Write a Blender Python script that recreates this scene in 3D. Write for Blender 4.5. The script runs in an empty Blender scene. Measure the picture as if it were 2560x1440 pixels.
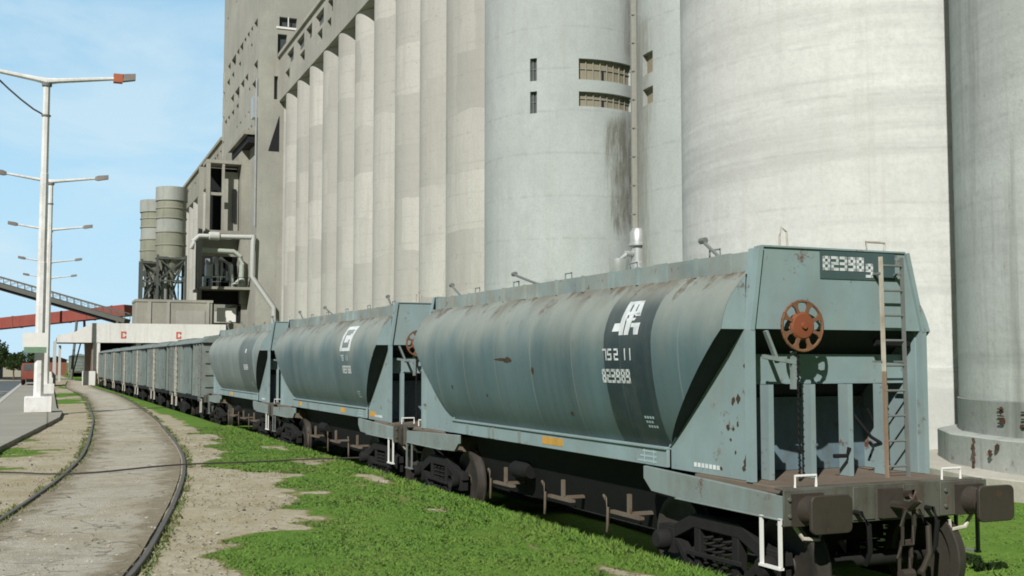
import bpy, bmesh, math, random
import numpy as np
from mathutils import Vector, Matrix, noise
R = math.radians
random.seed(7)
S = bpy.context.scene
COL = S.collection
# ------------------------------------------------------------------ camera, sky, sun, exposure
FPX, EYE, PITCH = 2800.0, 2.4, 3.76
cam = bpy.data.cameras.new('camera'); co = bpy.data.objects.new('camera', cam); COL.objects.link(co)
cam.sensor_width = 36; cam.lens = 36 * FPX / 2560; cam.clip_start = .1; cam.clip_end = 6000
co.location = (0, 0, EYE); co.rotation_euler = (R(90 + PITCH), 0, 0)
S.camera = co
S.render.resolution_x, S.render.resolution_y = 1024, 576
S.view_settings.view_transform = 'Standard'; S.view_settings.look = 'None'
S.view_settings.exposure = 0.05; S.cycles.filter_width = 1.8; S.view_settings.gamma = 1
SUN_EL, SUN_DIR = 38.0, Vector((.33, .944, 0)).normalized()
ld = (SUN_DIR * math.cos(R(SUN_EL)) + Vector((0, 0, -math.sin(R(SUN_EL))))).normalized()
sun = bpy.data.lights.new('sun', 'SUN'); so = bpy.data.objects.new('sun', sun); COL.objects.link(so)
sun.energy = 5.0; sun.angle = R(.5); sun.color = (1, .975, .925)
so.rotation_euler = ld.to_track_quat('-Z', 'Y').to_euler(); so.location = (-20, -40, 60)
W = bpy.data.worlds.new('World'); S.world = W; W.use_nodes = True
wn = W.node_tree; wn.nodes.clear()
sky = wn.nodes.new('ShaderNodeTexSky'); sky.sky_type = 'NISHITA'; sky.sun_disc = False
sky.sun_elevation = R(SUN_EL); sky.sun_rotation = math.atan2(-SUN_DIR.x, -SUN_DIR.y)
sky.air_density = 1.0; sky.dust_density = .5; sky.ozone_density = 2.0
L = wn.links.new
def wnode(t): return wn.nodes.new('ShaderNode' + t)
def wmix(f, a, b):
    x = wnode('Mix'); x.data_type = 'RGBA'
    for k, v in ((0, f), (6, a), (7, b)):
        if hasattr(v, 'links'): L(v, x.inputs[k])
        else: x.inputs[k].default_value = v
    return x.outputs[2]
bg = wnode('Background'); bg.inputs[1].default_value = .05
wo = wnode('OutputWorld'); tc = wnode('TexCoord')
# sky brightened only ahead of the camera, dimmed elsewhere for darker shade, with cirrus streaks
dt = wnode('VectorMath'); dt.operation = 'DOT_PRODUCT'; dt.inputs[1].default_value = (-.40, .90, .12); L(tc.outputs['Generated'], dt.inputs[0])
vr = wnode('MapRange'); vr.interpolation_type = 'SMOOTHSTEP'; vr.inputs[1].default_value = .45; vr.inputs[2].default_value = .92; L(dt.outputs['Value'], vr.inputs[0])
sp = wnode('SeparateXYZ'); L(tc.outputs['Generated'], sp.inputs[0])
hr = wnode('ValToRGB'); L(sp.outputs[2], hr.inputs[0]); e = hr.color_ramp.elements
e[0].position = 0; e[0].color = (.56, .79, .93, 1); e[1].position = .36; e[1].color = (.26, .52, .77, 1)
q = e.new(.14); q.color = (.46, .73, .92, 1)
vs = wnode('VectorMath'); vs.operation = 'SCALE'; vs.inputs[3].default_value = 1 / .05; L(hr.outputs[0], vs.inputs[0])
sk = wnode('VectorMath'); sk.operation = 'MULTIPLY'; sk.inputs[1].default_value = (.24, .33, .36); L(sky.outputs[0], sk.inputs[0])
c0 = wmix(vr.outputs[0], sk.outputs[0], vs.outputs[0])
mp = wnode('Mapping'); mp.inputs['Scale'].default_value = (2.2, 2.2, 6.5); mp.inputs['Rotation'].default_value = (R(8), R(16), 0); L(tc.outputs['Generated'], mp.inputs[0])
cn = wnode('TexNoise'); cn.inputs['Scale'].default_value = 2.3; cn.inputs['Detail'].default_value = 8; cn.inputs['Roughness'].default_value = .56; cn.inputs['Distortion'].default_value = .6; L(mp.outputs[0], cn.inputs['Vector'])
cr = wnode('ValToRGB'); cr.color_ramp.elements[0].position = .42; cr.color_ramp.elements[1].position = .66; cr.color_ramp.elements[1].color = (.55, .55, .55, 1); L(cn.outputs[0], cr.inputs[0])
mm = wnode('Math'); mm.operation = 'MULTIPLY'; L(cr.outputs[0], mm.inputs[0]); L(vr.outputs[0], mm.inputs[1])
c1 = wmix(mm.outputs[0], c0, (.66 / .05, .82 / .05, .90 / .05, 1))
L(c1, bg.inputs[0]); L(bg.outputs[0], wo.inputs[0])

# ------------------------------------------------------------------ frames of reference
TH = math.atan(1230 / FPX); D = Vector((-math.sin(TH), math.cos(TH), 0)); NL = Vector((-math.cos(TH), -math.sin(TH), 0))
T0 = Vector((3.31, 11.35, 0)); RZ_T = math.atan2(D.y, D.x)
BE = math.atan(1155 / FPX); Bd = Vector((-math.sin(BE), math.cos(BE), 0)); Sd = Vector((math.cos(BE), math.sin(BE), 0))
RZ_B = math.atan2(Bd.y, Bd.x)
def tr(t, w, z=0): return T0 + D * t + NL * w + Vector((0, 0, z))
def bl(a, s, z=0): return Bd * a + Sd * s + Vector((0, 0, z))
GZ = .30

# ------------------------------------------------------------------ mesh builder
class MB:
    def __init__(self, xf=None): self.v = []; self.f = []; self.xf = xf
    def add(self, pts, faces):
        o = len(self.v)
        for p in pts: self.v.append(tuple(self.xf(*p)) if self.xf else tuple(p))
        for f in faces: self.f.append([i + o for i in f])
        return self
    def box(self, x0, x1, y0, y1, z0, z1):
        p = [(x, y, z) for x in (x0, x1) for y in (y0, y1) for z in (z0, z1)]
        return self.add(p, [(0,1,3,2),(4,6,7,5),(0,4,5,1),(2,3,7,6),(0,2,6,4),(1,5,7,3)])
    def prism(self, poly, a0, a1, axis):
        n = len(poly)
        def P(u, v, a): return (a, u, v) if axis == 'x' else ((u, a, v) if axis == 'y' else (u, v, a))
        p = [P(u, v, a0) for u, v in poly] + [P(u, v, a1) for u, v in poly]
        fs = [tuple(range(n)), tuple(range(2*n-1, n-1, -1))] + [(i, (i+1) % n, (i+1) % n + n, i + n) for i in range(n)]
        return self.add(p, fs)
    def tube(self, pts, r, n=8, r2=None, cap=True):
        pts = [Vector(p) for p in pts]; m = len(pts); V = []; F = []
        for i, p in enumerate(pts):
            t = (pts[min(i+1, m-1)] - pts[max(i-1, 0)]).normalized()
            a = Vector((0, 0, 1)) if abs(t.z) < .9 else Vector((1, 0, 0))
            u = t.cross(a).normalized(); w = t.cross(u)
            rr = r if r2 is None else r + (r2 - r) * i / (m - 1)
            for k in range(n):
                an = 2 * math.pi * (k + .5) / n
                V.append(p + (u * math.cos(an) + w * math.sin(an)) * rr)
        for i in range(m - 1):
            for k in range(n): F.append((i*n+k, i*n+(k+1) % n, (i+1)*n+(k+1) % n, (i+1)*n+k))
        if cap: F += [tuple(range(n)), tuple(range((m-1)*n, m*n))]
        return self.add(V, F)
    def bar(self, p, q, w, h, up=(0, 0, 1)):
        p, q = Vector(p), Vector(q); t = (q - p).normalized(); up = Vector(up)
        if abs(t.dot(up)) > .99: up = Vector((1, 0, 0))
        u = t.cross(up).normalized() * w / 2; v = u.cross(t).normalized() * h / 2
        P = [e + a * u + b * v for e in (p, q) for a, b in ((-1,-1),(1,-1),(1,1),(-1,1))]
        return self.add(P, [(0,1,2,3),(7,6,5,4),(0,4,5,1),(1,5,6,2),(2,6,7,3),(3,7,4,0)])
    def lathe(self, prof, c=(0,0,0), axis='z', n=32, a0=0, a1=360):
        full = abs(a1 - a0) >= 360; m = n if full else n + 1; V = []; F = []
        for r, h in prof:
            for k in range(m):
                an = R(a0 + (a1 - a0) * k / n); x, y = r * math.cos(an), r * math.sin(an)
                q = (x, y, h) if axis == 'z' else ((h, x, y) if axis == 'x' else (y, h, x))
                V.append((q[0]+c[0], q[1]+c[1], q[2]+c[2]))
        for i in range(len(prof) - 1):
            for k in range(n):
                k2 = (k + 1) % m; F.append((i*m+k, i*m+k2, (i+1)*m+k2, (i+1)*m+k))
        return self.add(V, F)
    def grid(self, fn, us, vs, skip=None):
        V = [fn(u, v) for u in us for v in vs]; nv = len(vs); F = []
        for i in range(len(us) - 1):
            for j in range(nv - 1):
                if skip and skip((us[i]+us[i+1])/2, (vs[j]+vs[j+1])/2): continue
                F.append((i*nv+j, (i+1)*nv+j, (i+1)*nv+j+1, i*nv+j+1))
        return self.add(V, F)
    def build(self, name, m, parent=None, smooth=35, bevel=0, recalc=True):
        me = bpy.data.meshes.new(name); me.from_pydata([tuple(p) for p in self.v], [], self.f)
        if recalc:
            b = bmesh.new(); b.from_mesh(me); bmesh.ops.recalc_face_normals(b, faces=b.faces); b.to_mesh(me); b.free()
        me.materials.append(m)
        if smooth:
            me.polygons.foreach_set('use_smooth', [True] * len(me.polygons)); me.set_sharp_from_angle(angle=R(smooth))
        o = bpy.data.objects.new(name, me); COL.objects.link(o)
        if parent: o.parent = parent
        if bevel:
            bv = o.modifiers.new('bevel', 'BEVEL'); bv.width = bevel; bv.segments = 2; bv.limit_method = 'ANGLE'; bv.angle_limit = R(40)
        return o
def tag(o, label=None, cat=None, group=None, kind=None):
    for k, v in (('label', label), ('category', cat), ('group', group), ('kind', kind)):
        if v: o[k] = v
    return o
def empty(name, loc, rz=0, label=None, cat=None, group=None):
    o = bpy.data.objects.new(name, None); COL.objects.link(o); o.location = loc; o.rotation_euler = (0, 0, rz)
    o.empty_display_size = .3
    return tag(o, label, cat, group)
def copy_tree(o, parent=None):
    c = o.copy(); COL.objects.link(c)
    if parent: c.parent = parent
    for ch in list(o.children): copy_tree(ch, c)
    return c

# ------------------------------------------------------------------ materials
class NT:
    def __init__(self, name, rough=.8, spec=.3, metal=0):
        self.m = bpy.data.materials.new(name); self.m.use_nodes = True; self.t = self.m.node_tree
        self.b = self.t.nodes['Principled BSDF']; self.b.inputs['Roughness'].default_value = rough
        self.b.inputs['Specular IOR Level'].default_value = spec; self.b.inputs['Metallic'].default_value = metal
    def n(self, typ): return self.t.nodes.new('ShaderNode' + typ)
    def l(self, a, b): self.t.links.new(a, b)
    def put(self, sock, v):
        if hasattr(v, 'is_linked') or hasattr(v, 'links'): self.l(v, sock)
        elif isinstance(v, (tuple, list)) and len(v) == 3 and sock.type == 'RGBA': sock.default_value = (*v, 1)
        else: sock.default_value = v
    def pos(self): return self.n('NewGeometry').outputs['Position']
    def obj(self, rnd=True):
        o = self.n('TexCoord').outputs['Object']
        if not rnd: return o
        i = self.n('ObjectInfo').outputs['Random']; mu = self.math('MULTIPLY', i, 37.0)
        a = self.n('VectorMath'); a.operation = 'ADD'; self.l(o, a.inputs[0]); self.l(mu, a.inputs[1]); return a.outputs[0]
    def map(self, vec, scale=(1,1,1), rot=(0,0,0), loc=(0,0,0)):
        m = self.n('Mapping'); m.inputs['Scale'].default_value = scale; m.inputs['Rotation'].default_value = rot; m.inputs['Location'].default_value = loc
        self.l(vec, m.inputs[0]); return m.outputs[0]
    def noise(self, vec, scale=1, detail=6, rough=.6, dist=0):
        x = self.n('TexNoise'); x.inputs['Scale'].default_value = scale; x.inputs['Detail'].default_value = detail
        x.inputs['Roughness'].default_value = rough; x.inputs['Distortion'].default_value = dist; self.l(vec, x.inputs['Vector']); return x.outputs[0]
    def ramp(self, f, stops):
        r = self.n('ValToRGB'); e = r.color_ramp.elements
        while len(e) < len(stops): e.new(.5)
        for q, (p, c) in zip(e, stops):
            q.position = p; q.color = (c, c, c, 1) if not isinstance(c, tuple) else (*c, 1)
        self.l(f, r.inputs[0]); return r.outputs[0]
    def mix(self, f, a, b, mode='MIX'):
        x = self.n('Mix'); x.data_type = 'RGBA'; x.blend_type = mode
        self.put(x.inputs[0], f); self.put(x.inputs[6], a); self.put(x.inputs[7], b); return x.outputs[2]
    def math(self, op, a, b=0.0, c=0.0):
        x = self.n('Math'); x.operation = op; self.put(x.inputs[0], a); self.put(x.inputs[1], b); self.put(x.inputs[2], c); return x.outputs[0]
    def step(self, v, lo, hi):
        x = self.n('MapRange'); x.interpolation_type = 'SMOOTHSTEP'; self.l(v, x.inputs[0])
        x.inputs[1].default_value = lo; x.inputs[2].default_value = hi; return x.outputs[0]
    def band(self, v, a, b, e=.01):
        return self.math('MULTIPLY', self.step(v, a - e, a + e), self.math('SUBTRACT', 1.0, self.step(v, b - e, b + e)))
    def sep(self, vec):
        x = self.n('SeparateXYZ'); self.l(vec, x.inputs[0]); return x.outputs
    def dot(self, vec, d):
        x = self.n('VectorMath'); x.operation = 'DOT_PRODUCT'; self.l(vec, x.inputs[0]); x.inputs[1].default_value = d; return x.outputs['Value']
    def col(self, c): self.put(self.b.inputs['Base Color'], c); return self
    def rough(self, r): self.put(self.b.inputs['Roughness'], r); return self
    def bump(self, h, s=.3, d=.02):
        x = self.n('Bump'); x.inputs['Strength'].default_value = s; x.inputs['Distance'].default_value = d
        self.l(h, x.inputs['Height']); self.l(x.outputs[0], self.b.inputs['Normal']); return self
def mul(c, k): return tuple(x * k for x in c)

def concrete(name, base, var=.25, dirt=(.16,.15,.12), streak=.5, panel=None, lift=0, spots=0, stain=None, rings=0, objvar=0):
    t = NT(name, .92, .15); p = t.pos()
    n1 = t.noise(p, .22, 7, .62); n2 = t.noise(p, 2.3, 6, .65)
    c = t.mix(t.ramp(n1, [(.32, 0.0), (.68, 1.0)]), mul(base, 1 - var), mul(base, 1 + var * .55))
    c = t.mix(t.math('MULTIPLY', t.ramp(n2, [(.35, 0.0), (.75, 1.0)]), .35), c, mul(base, .78))
    if panel:                                    # formwork pours: patches of slightly different concrete
        pm = t.map(p, (1, 1, 1), (0, 0, -RZ_B))
        xyz = t.sep(pm); cmb = t.n('CombineXYZ'); t.l(xyz[0], cmb.inputs[0]); t.l(xyz[2], cmb.inputs[1])
        wob = t.n('VectorMath'); wob.operation = 'ADD'; t.l(cmb.outputs[0], wob.inputs[0])
        nn = t.n('TexNoise'); nn.inputs['Scale'].default_value = .35; t.l(p, nn.inputs['Vector']); t.l(nn.outputs[1], wob.inputs[1])
        br = t.n('TexBrick'); t.l(wob.outputs[0], br.inputs['Vector'])
        br.inputs['Scale'].default_value = 1; br.inputs['Brick Width'].default_value = panel[0]; br.inputs['Row Height'].default_value = panel[1]
        br.inputs['Mortar Size'].default_value = .02; br.inputs['Mortar Smooth'].default_value = 1; br.inputs['Bias'].default_value = 0
        br.inputs['Color1'].default_value = (*mul(base, 1.2), 1); br.inputs['Color2'].default_value = (*mul(base, .76), 1); br.inputs['Mortar'].default_value = (*mul(base, .75), 1)
        c = t.mix(.7, c, br.outputs[0])
    if objvar:
        c = t.mix(t.math('MULTIPLY', t.n('ObjectInfo').outputs['Random'], objvar), c, mul(base, .66))
    if lift:                                     # horizontal slip-form bands
        q = t.noise(t.map(p, (.06, .06, 1)), lift, 6, .72, .15)
        c = t.mix(t.math('MULTIPLY', t.ramp(q, [(.46, 0.0), (.56, 1.0)]), .65), c, mul(base, .70))
        q2 = t.noise(t.map(p, (.08, .08, .9), loc=(3, 1, 5)), lift * 1.6, 4, .7, .4)
        c = t.mix(t.math('MULTIPLY', t.ramp(q2, [(.55, 0.0), (.70, 1.0)]), .5), c, mul(base, 1.15))
    if rings:
        fz = t.math('FRACT', t.math('DIVIDE', t.math('ADD', t.sep(p)[2], t.math('MULTIPLY', n1, .25)), rings)); k = t.math('MULTIPLY', t.band(fz, .0, .055, .02), t.ramp(n2, [(.38, 0.0), (.62, 1.0)]))
        c = t.mix(t.math('MULTIPLY', k, .38), c, mul(base, .62))
    s = t.noise(t.map(p, (1.3, 1.3, .07)), 1.4, 6, .7)
    c = t.mix(t.math('MULTIPLY', t.ramp(s, [(.52, 0.0), (.75, 1.0)]), streak), c, dirt)
    s3 = t.noise(t.map(p, (5, 5, .12), loc=(4, 7, 1)), 1.3, 5, .7)
    c = t.mix(t.math('MULTIPLY', t.ramp(s3, [(.60, 0.0), (.72, 1.0)]), streak * .7), c, dirt)
    if spots:
        sp = t.noise(p, 3.0, 3, .6)
        c = t.mix(t.math('MULTIPLY', t.ramp(sp, [(.66, 0.0), (.72, 1.0)]), spots), c, (.16, .12, .08))
    if stain:
        for (dx, lo, hi, z0, z1, colr, amt) in stain:
            a = t.dot(p, dx); z = t.sep(p)[2]
            wob = t.math('MULTIPLY', t.math('SUBTRACT', t.noise(t.map(p, (1.6, 1.6, .12)), 1.2, 6, .72), .5), 2.6)
            mk = t.math('MULTIPLY', t.band(t.math('ADD', a, wob), lo, hi, .35), t.band(t.math('ADD', z, wob), z0, z1, .5))
            mk = t.math('MULTIPLY', mk, t.ramp(t.noise(t.map(p, (2, 2, .4)), 1.6, 7, .72), [(.34, .25), (.56, 1.0)]))
            c = t.mix(t.math('MULTIPLY', mk, amt), c, colr)
    gn = t.noise(p, 9, 6, .75)
    c = t.mix(t.math('MULTIPLY', t.ramp(gn, [(.40, 1.0), (.55, 0.0)]), .22), c, mul(base, .6))
    gp = t.noise(t.map(p, (1, 1, .5), loc=(9, 2, 3)), .9, 8, .75)
    c = t.mix(t.math('MULTIPLY', t.ramp(gp, [(.50, 0.0), (.64, 1.0)]), .30), c, mul(base, .72))
    t.col(c).bump(t.math('ADD', n2, t.math('MULTIPLY', gn, .6)), .35, .03)
    return t.m
def paint(name, base, dirt=(.13,.12,.09), dirty=.35, rust=.25, rough=.6, streak=True, var=.12, chip=None, extra=None):
    t = NT(name, rough, .35); p = t.obj(True)
    n1 = t.noise(p, 1.1, 6, .62); n2 = t.noise(p, 9, 5, .65)
    c = t.mix(t.ramp(n1, [(.3, 0.0), (.7, 1.0)]), mul(base, 1 - var), mul(base, 1 + var))
    if extra: c = extra(t, c)
    if streak:
        s = t.noise(t.map(p, (2.6, 2.6, .4)), 1.3, 6, .68)
        c = t.mix(t.math('MULTIPLY', t.ramp(s, [(.45, 0.0), (.75, 1.0)]), dirty), c, dirt)
    d2 = t.noise(t.map(p, loc=(7, 3, 9)), 2.2, 7, .7)
    c = t.mix(t.math('MULTIPLY', t.ramp(d2, [(.5, 0.0), (.72, 1.0)]), dirty), c, dirt)
    if rust:
        r = t.noise(t.map(p, loc=(3, 8, 1)), 3.6, 8, .72)
        c = t.mix(t.math('MULTIPLY', t.ramp(r, [(.60, 0.0), (.68, 1.0)]), min(1, rust * 2)), c, (.12, .05, .025))
    t.col(c).rough(t.ramp(n1, [(.3, rough - .1), (.7, min(1, rough + .15))])).bump(t.math('ADD', t.math('MULTIPLY', n2, .3), t.math('MULTIPLY', t.noise(p, .8, 3, .5), 3.0)), .35, .014)
    return t.m
def flat(name, base, rough=.7, metal=0, var=.15, scale=4, spec=.3):
    t = NT(name, rough, spec, metal); n = t.noise(t.obj(True), scale, 6, .65)
    t.col(t.mix(n, mul(base, 1 - var), mul(base, 1 + var))).bump(n, .1, .01); return t.m

TEAL = (.225, .305, .312)
m_plate = paint('plate_paint', TEAL, dirt=(.22, .22, .18), dirty=.32, rust=.5)
m_plate_shaded = paint('plate_paint_shaded', (.13, .20, .235), dirt=(.09, .085, .07), dirty=.55, rust=.3)  # plate paint darkened for the shade behind the end ribs
m_plate_old = paint('worn_plate_paint', (.20, .25, .243), dirt=(.15, .135, .10), dirty=.5, rust=.5)
m_coam = paint('coaming_paint', (.24, .30, .295), dirt=(.25, .215, .15), dirty=.75, rust=.6, var=.3)
m_deck = paint('rusty_deck', (.15, .12, .09), dirt=(.20, .15, .11), dirty=.6, rust=.4, streak=False, rough=.9)
m_head = paint('headstock_paint', (.095, .098, .08), dirt=(.055, .043, .032), dirty=.9, rust=.5)
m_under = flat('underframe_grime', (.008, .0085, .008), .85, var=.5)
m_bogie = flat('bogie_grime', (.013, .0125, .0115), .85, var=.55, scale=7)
m_wheel = flat('wheel_steel', (.045, .040, .033), .6, var=.5, scale=6)
m_buffer = paint('buffer_rust', (.046, .038, .03), dirt=(.022, .019, .017), dirty=.8, rust=.4, streak=False)
m_shade = flat('painted_shade_underside', (.030, .036, .038), .9, var=.4)  # near-black colour stands in for shade under the barrel ends
m_black = flat('dark_interior', (.015, .016, .017), .9)  # near-black; also carries painted shade at tower recess, canopy and platform
m_white = flat('white_paint', (.72, .71, .67), .6, var=.1)
m_letter = paint('white_lettering', (.66, .69, .69), dirt=(.16, .21, .21), dirty=.55, rust=.15, rough=.65, streak=True)
m_fade = flat('faded_lettering', (.33, .42, .43), .7, var=.2, scale=14)
m_panel = paint('number_board_paint', (.055, .095, .10), dirty=.2, rust=.1)
m_rimrust = paint('brake_rim_rust', (.17, .085, .045), dirt=(.09, .05, .03), dirty=.6, rust=.4, streak=False, rough=.8)
m_orange = paint('brake_wheel_rust', (.21, .062, .026), dirt=(.12, .045, .02), dirty=.7, rust=.4, streak=False, rough=.8)
m_yellow = paint('yellow_mark', (.62, .33, .05), dirt=(.25, .17, .07), dirty=.6, rust=.1)
m_rusty_white = paint('worn_white_rail', (.52, .49, .42), dirt=(.22, .15, .09), dirty=.6, rust=.6)
m_railrust = paint('rusted_rail', (.27, .20, .14), dirt=(.14, .07, .035), dirty=.8, rust=.6)
m_handle = paint('gate_handle_rust', (.15, .125, .095), dirt=(.10, .06, .035), dirty=.7, rust=.6)
m_grip = flat('grab_iron_grey', (.16, .17, .16), .7, var=.3)
def shell_mat(name, band=None, base=(.068, .116, .122), bandcol=(.016, .034, .038)):
    def ex(t, c):
        o = t.sep(t.n('TexCoord').outputs['Object'])
        # separate plates of the barrel, each weathered a little differently along the length
        pl = t.noise(t.map(t.obj(True), (1.15, 0, 0)), 1.0, 3, .7)
        c = t.mix(t.ramp(pl, [(.38, 0.0), (.62, 1.0)]), mul(base, .82), mul(base, 1.25))
        fl = t.math('FLOOR', t.math('DIVIDE', t.math('ADD', o[0], .35), 1.23)); wnz = t.n('TexWhiteNoise'); wnz.noise_dimensions = '1D'; t.l(t.math('ADD', fl, t.math('MULTIPLY', t.n('ObjectInfo').outputs['Random'], 31.0)), wnz.inputs['W'])
        c = t.mix(t.math('MULTIPLY', wnz.outputs['Value'], .38), c, mul(base, 1.75))
        if band:
            k = t.band(o[0], band[0], band[1], .006)
            c = t.mix(t.math('MULTIPLY', k, t.ramp(t.noise(t.obj(), 2.0, 5, .6), [(.25, .92), (.6, 1.0)])), c, bandcol)
        # grain dust settled on the shoulder, running down in tongues
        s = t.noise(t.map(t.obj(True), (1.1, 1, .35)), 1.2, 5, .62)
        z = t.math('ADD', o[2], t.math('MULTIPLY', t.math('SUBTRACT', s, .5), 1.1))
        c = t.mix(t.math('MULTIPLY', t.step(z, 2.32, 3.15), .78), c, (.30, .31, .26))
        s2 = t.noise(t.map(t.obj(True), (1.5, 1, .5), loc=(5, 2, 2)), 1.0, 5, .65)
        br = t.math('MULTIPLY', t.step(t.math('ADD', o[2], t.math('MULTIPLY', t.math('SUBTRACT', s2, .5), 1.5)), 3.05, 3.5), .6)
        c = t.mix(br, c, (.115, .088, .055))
        sm_ = t.math('FRACT', t.math('DIVIDE', t.math('ADD', o[0], .35), 1.23)); seam = t.math('ADD', t.band(sm_, .012, .034, .006), t.math('MULTIPLY', t.band(sm_, -.05, .010, .004), -.0))
        c = t.mix(t.math('MULTIPLY', seam, .40), c, (.24, .27, .25))
        rr = t.noise(t.map(t.obj(True), (2.2, 2.2, .35), loc=(1, 9, 4)), 1.5, 6, .7); rz = t.math('ADD', o[2], t.math('MULTIPLY', t.math('SUBTRACT', rr, .5), 2.4))
        c = t.mix(t.math('MULTIPLY', t.step(rz, 3.22, 3.55), .8), c, (.105, .068, .038))
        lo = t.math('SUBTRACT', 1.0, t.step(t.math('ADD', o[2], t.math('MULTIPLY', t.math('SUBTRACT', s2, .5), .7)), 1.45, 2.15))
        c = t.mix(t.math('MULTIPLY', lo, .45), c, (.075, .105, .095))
        if band: c = t.mix(t.math('MULTIPLY', t.math('MULTIPLY', k, .72), t.math('SUBTRACT', 1.0, t.step(o[2], 2.95, 3.25))), c, bandcol)
        return c
    return paint(name, base, dirt=(.15, .155, .13), dirty=.20, rust=.10, rough=.55, extra=ex)
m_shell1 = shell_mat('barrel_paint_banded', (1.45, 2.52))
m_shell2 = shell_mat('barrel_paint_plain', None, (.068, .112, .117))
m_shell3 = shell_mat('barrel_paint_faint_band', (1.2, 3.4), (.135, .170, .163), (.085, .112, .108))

# ------------------------------------------------------------------ ground
def grass_edge(t):
    pts = [(-400, 60), (-12, 30), (-4, 7.4), (2.2, 5.6), (4.5, 5.2), (6.5, 3.9), (9, 3.7), (11.6, 3.1), (14, 3.6), (17.6, 3.4), (22, 2.75), (32, 2.35), (61, 2.0), (110, 1.8), (400, 1.8)]  # grass spread wide behind the camera, unseen, to cut bounced light
    for (a, x), (b_, y) in zip(pts, pts[1:]):
        if a <= t <= b_: return x + (y - x) * (t - a) / (b_ - a)
    return 1.7
BLOBS = [(-12.6, 25.5, 1.7, 2.8, .9), (-10.2, 22.0, .8, 1.0, .8), (-23.5, 58, 1.7, 8, 1), (-28, 76, 2.2, 12, 1), (-16.5, 37, 1.0, 4, .45), (-13.4, 30, .8, 2.5, .5), (-36, 112, 7, 22, 1), (-7.6, 13.4, .6, .8, .5)]
def grass_mask(x, y):
    rx, ry = x - T0.x, y - T0.y; t = rx * D.x + ry * D.y; w = rx * NL.x + ry * NL.y
    n = noise.fractal(Vector((x * .55, y * .55, 3.3)), 1.0, 2.0, 5) * 1.0
    n2 = noise.fractal(Vector((x * 2.1, y * 2.1, 9.3)), 1.0, 2.0, 4) * .35
    m = (grass_edge(t) - w + n * (.62 if t < 25 else .35) + n2 * .7) / .40 + .5
    # worn bare patch on the near bank and along the rail foot
    if 2.9 < w < 4.5 and 4 < t < 10: m = min(m, 1.35 + n * 2.0)
    if 1.45 < w < 2.3 and -1 < t < 20: m = min(m, .92 + noise.fractal(Vector((t * .45, w * 1.4, 7)), 1, 2, 4) * 2.2 + n2 * 2 + max(0, abs(w - 1.9) - .2) * 3)
    for bx, by, sx, sy, am in BLOBS:
        q = math.hypot((x - bx) / sx, (y - by) / sy)
        m = max(m, (1.15 - q + n * .8 + n2) * 1.6 * am)
    return max(0, min(1, m))
def ground_h(t, w):
    k = abs(w); h = GZ
    tr_ = (1.27 - k) / .25
    if -8 < t < 130: h -= .38 * max(0, min(1, tr_))
    return h
ws = [-900, -300, -100, -40, -22, -14] + list(np.arange(-9, 11.01, .16)) + [12, 14, 17, 21, 26, 35, 60, 120, 400, 900]
ts = [-300, -80, -30, -14] + list(np.arange(-7, 34, .18)) + list(np.arange(34, 80, .6)) + list(np.arange(80, 140, 2.5)) + [150, 170, 200, 260, 400, 900, 2500]
V = []; att = []
for t in ts:
    for w in ws:
        p = tr(t, w); h = ground_h(t, w)
        if -9 < w < 11 and -7 < t < 80: h += noise.fractal(Vector((p.x * .8, p.y * .8, 0)), 1, 2, 3) * .018
        V.append((p.x, p.y, h)); att.append(grass_mask(p.x, p.y))
nw = len(ws); F = [(i*nw+j, i*nw+j+1, (i+1)*nw+j+1, (i+1)*nw+j) for i in range(len(ts)-1) for j in range(nw-1)]
t = NT('ground_soil', .95, .1); p = t.pos()
n1 = t.noise(p, .55, 8, .65); n2 = t.noise(p, 5.5, 7, .7); n3 = t.noise(p, 28, 4, .7)
soil = t.mix(t.ramp(n1, [(.33, 0.0), (.66, 1.0)]), (.35, .30, .20), (.475, .435, .34))
soil = t.mix(t.math('MULTIPLY', t.ramp(n2, [(.42, 0.0), (.66, 1.0)]), .6), soil, (.27, .225, .12))
soil = t.mix(t.math('MULTIPLY', t.ramp(n3, [(.55, 0.0), (.70, 1.0)]), .5), soil, (.42, .385, .315))
soil = t.mix(t.math('MULTIPLY', t.ramp(n3, [(.25, 1.0), (.40, 0.0)]), .45), soil, (.13, .11, .075))
gr = t.mix(t.ramp(n2, [(.3, 0.0), (.7, 1.0)]), (.075, .155, .020), (.13, .24, .038))
gr = t.mix(t.math('MULTIPLY', t.ramp(n1, [(.45, 0.0), (.75, 1.0)]), .5), gr, (.16, .205, .045))
at = t.n('Attribute'); at.attribute_name = 'grass'
mk = t.math('ADD', at.outputs['Fac'], t.math('MULTIPLY', t.math('SUBTRACT', n2, .5), .9))
c = t.mix(t.ramp(mk, [(.30, 0.0), (.45, 1.0)]), soil, (.21, .19, .085))
c = t.mix(t.ramp(mk, [(.42, 0.0), (.60, 1.0)]), c, gr)
hb = t.math('ADD', n2, t.math('MULTIPLY', n3, .5))
t.col(c).bump(hb, .6, .05); m_ground = t.m
g = MB().add(V, F).build('ground', m_ground, smooth=80, recalc=False); tag(g, kind='structure')
a = g.data.attributes.new('grass', 'FLOAT', 'POINT'); a.data.foreach_set('value', att)

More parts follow.
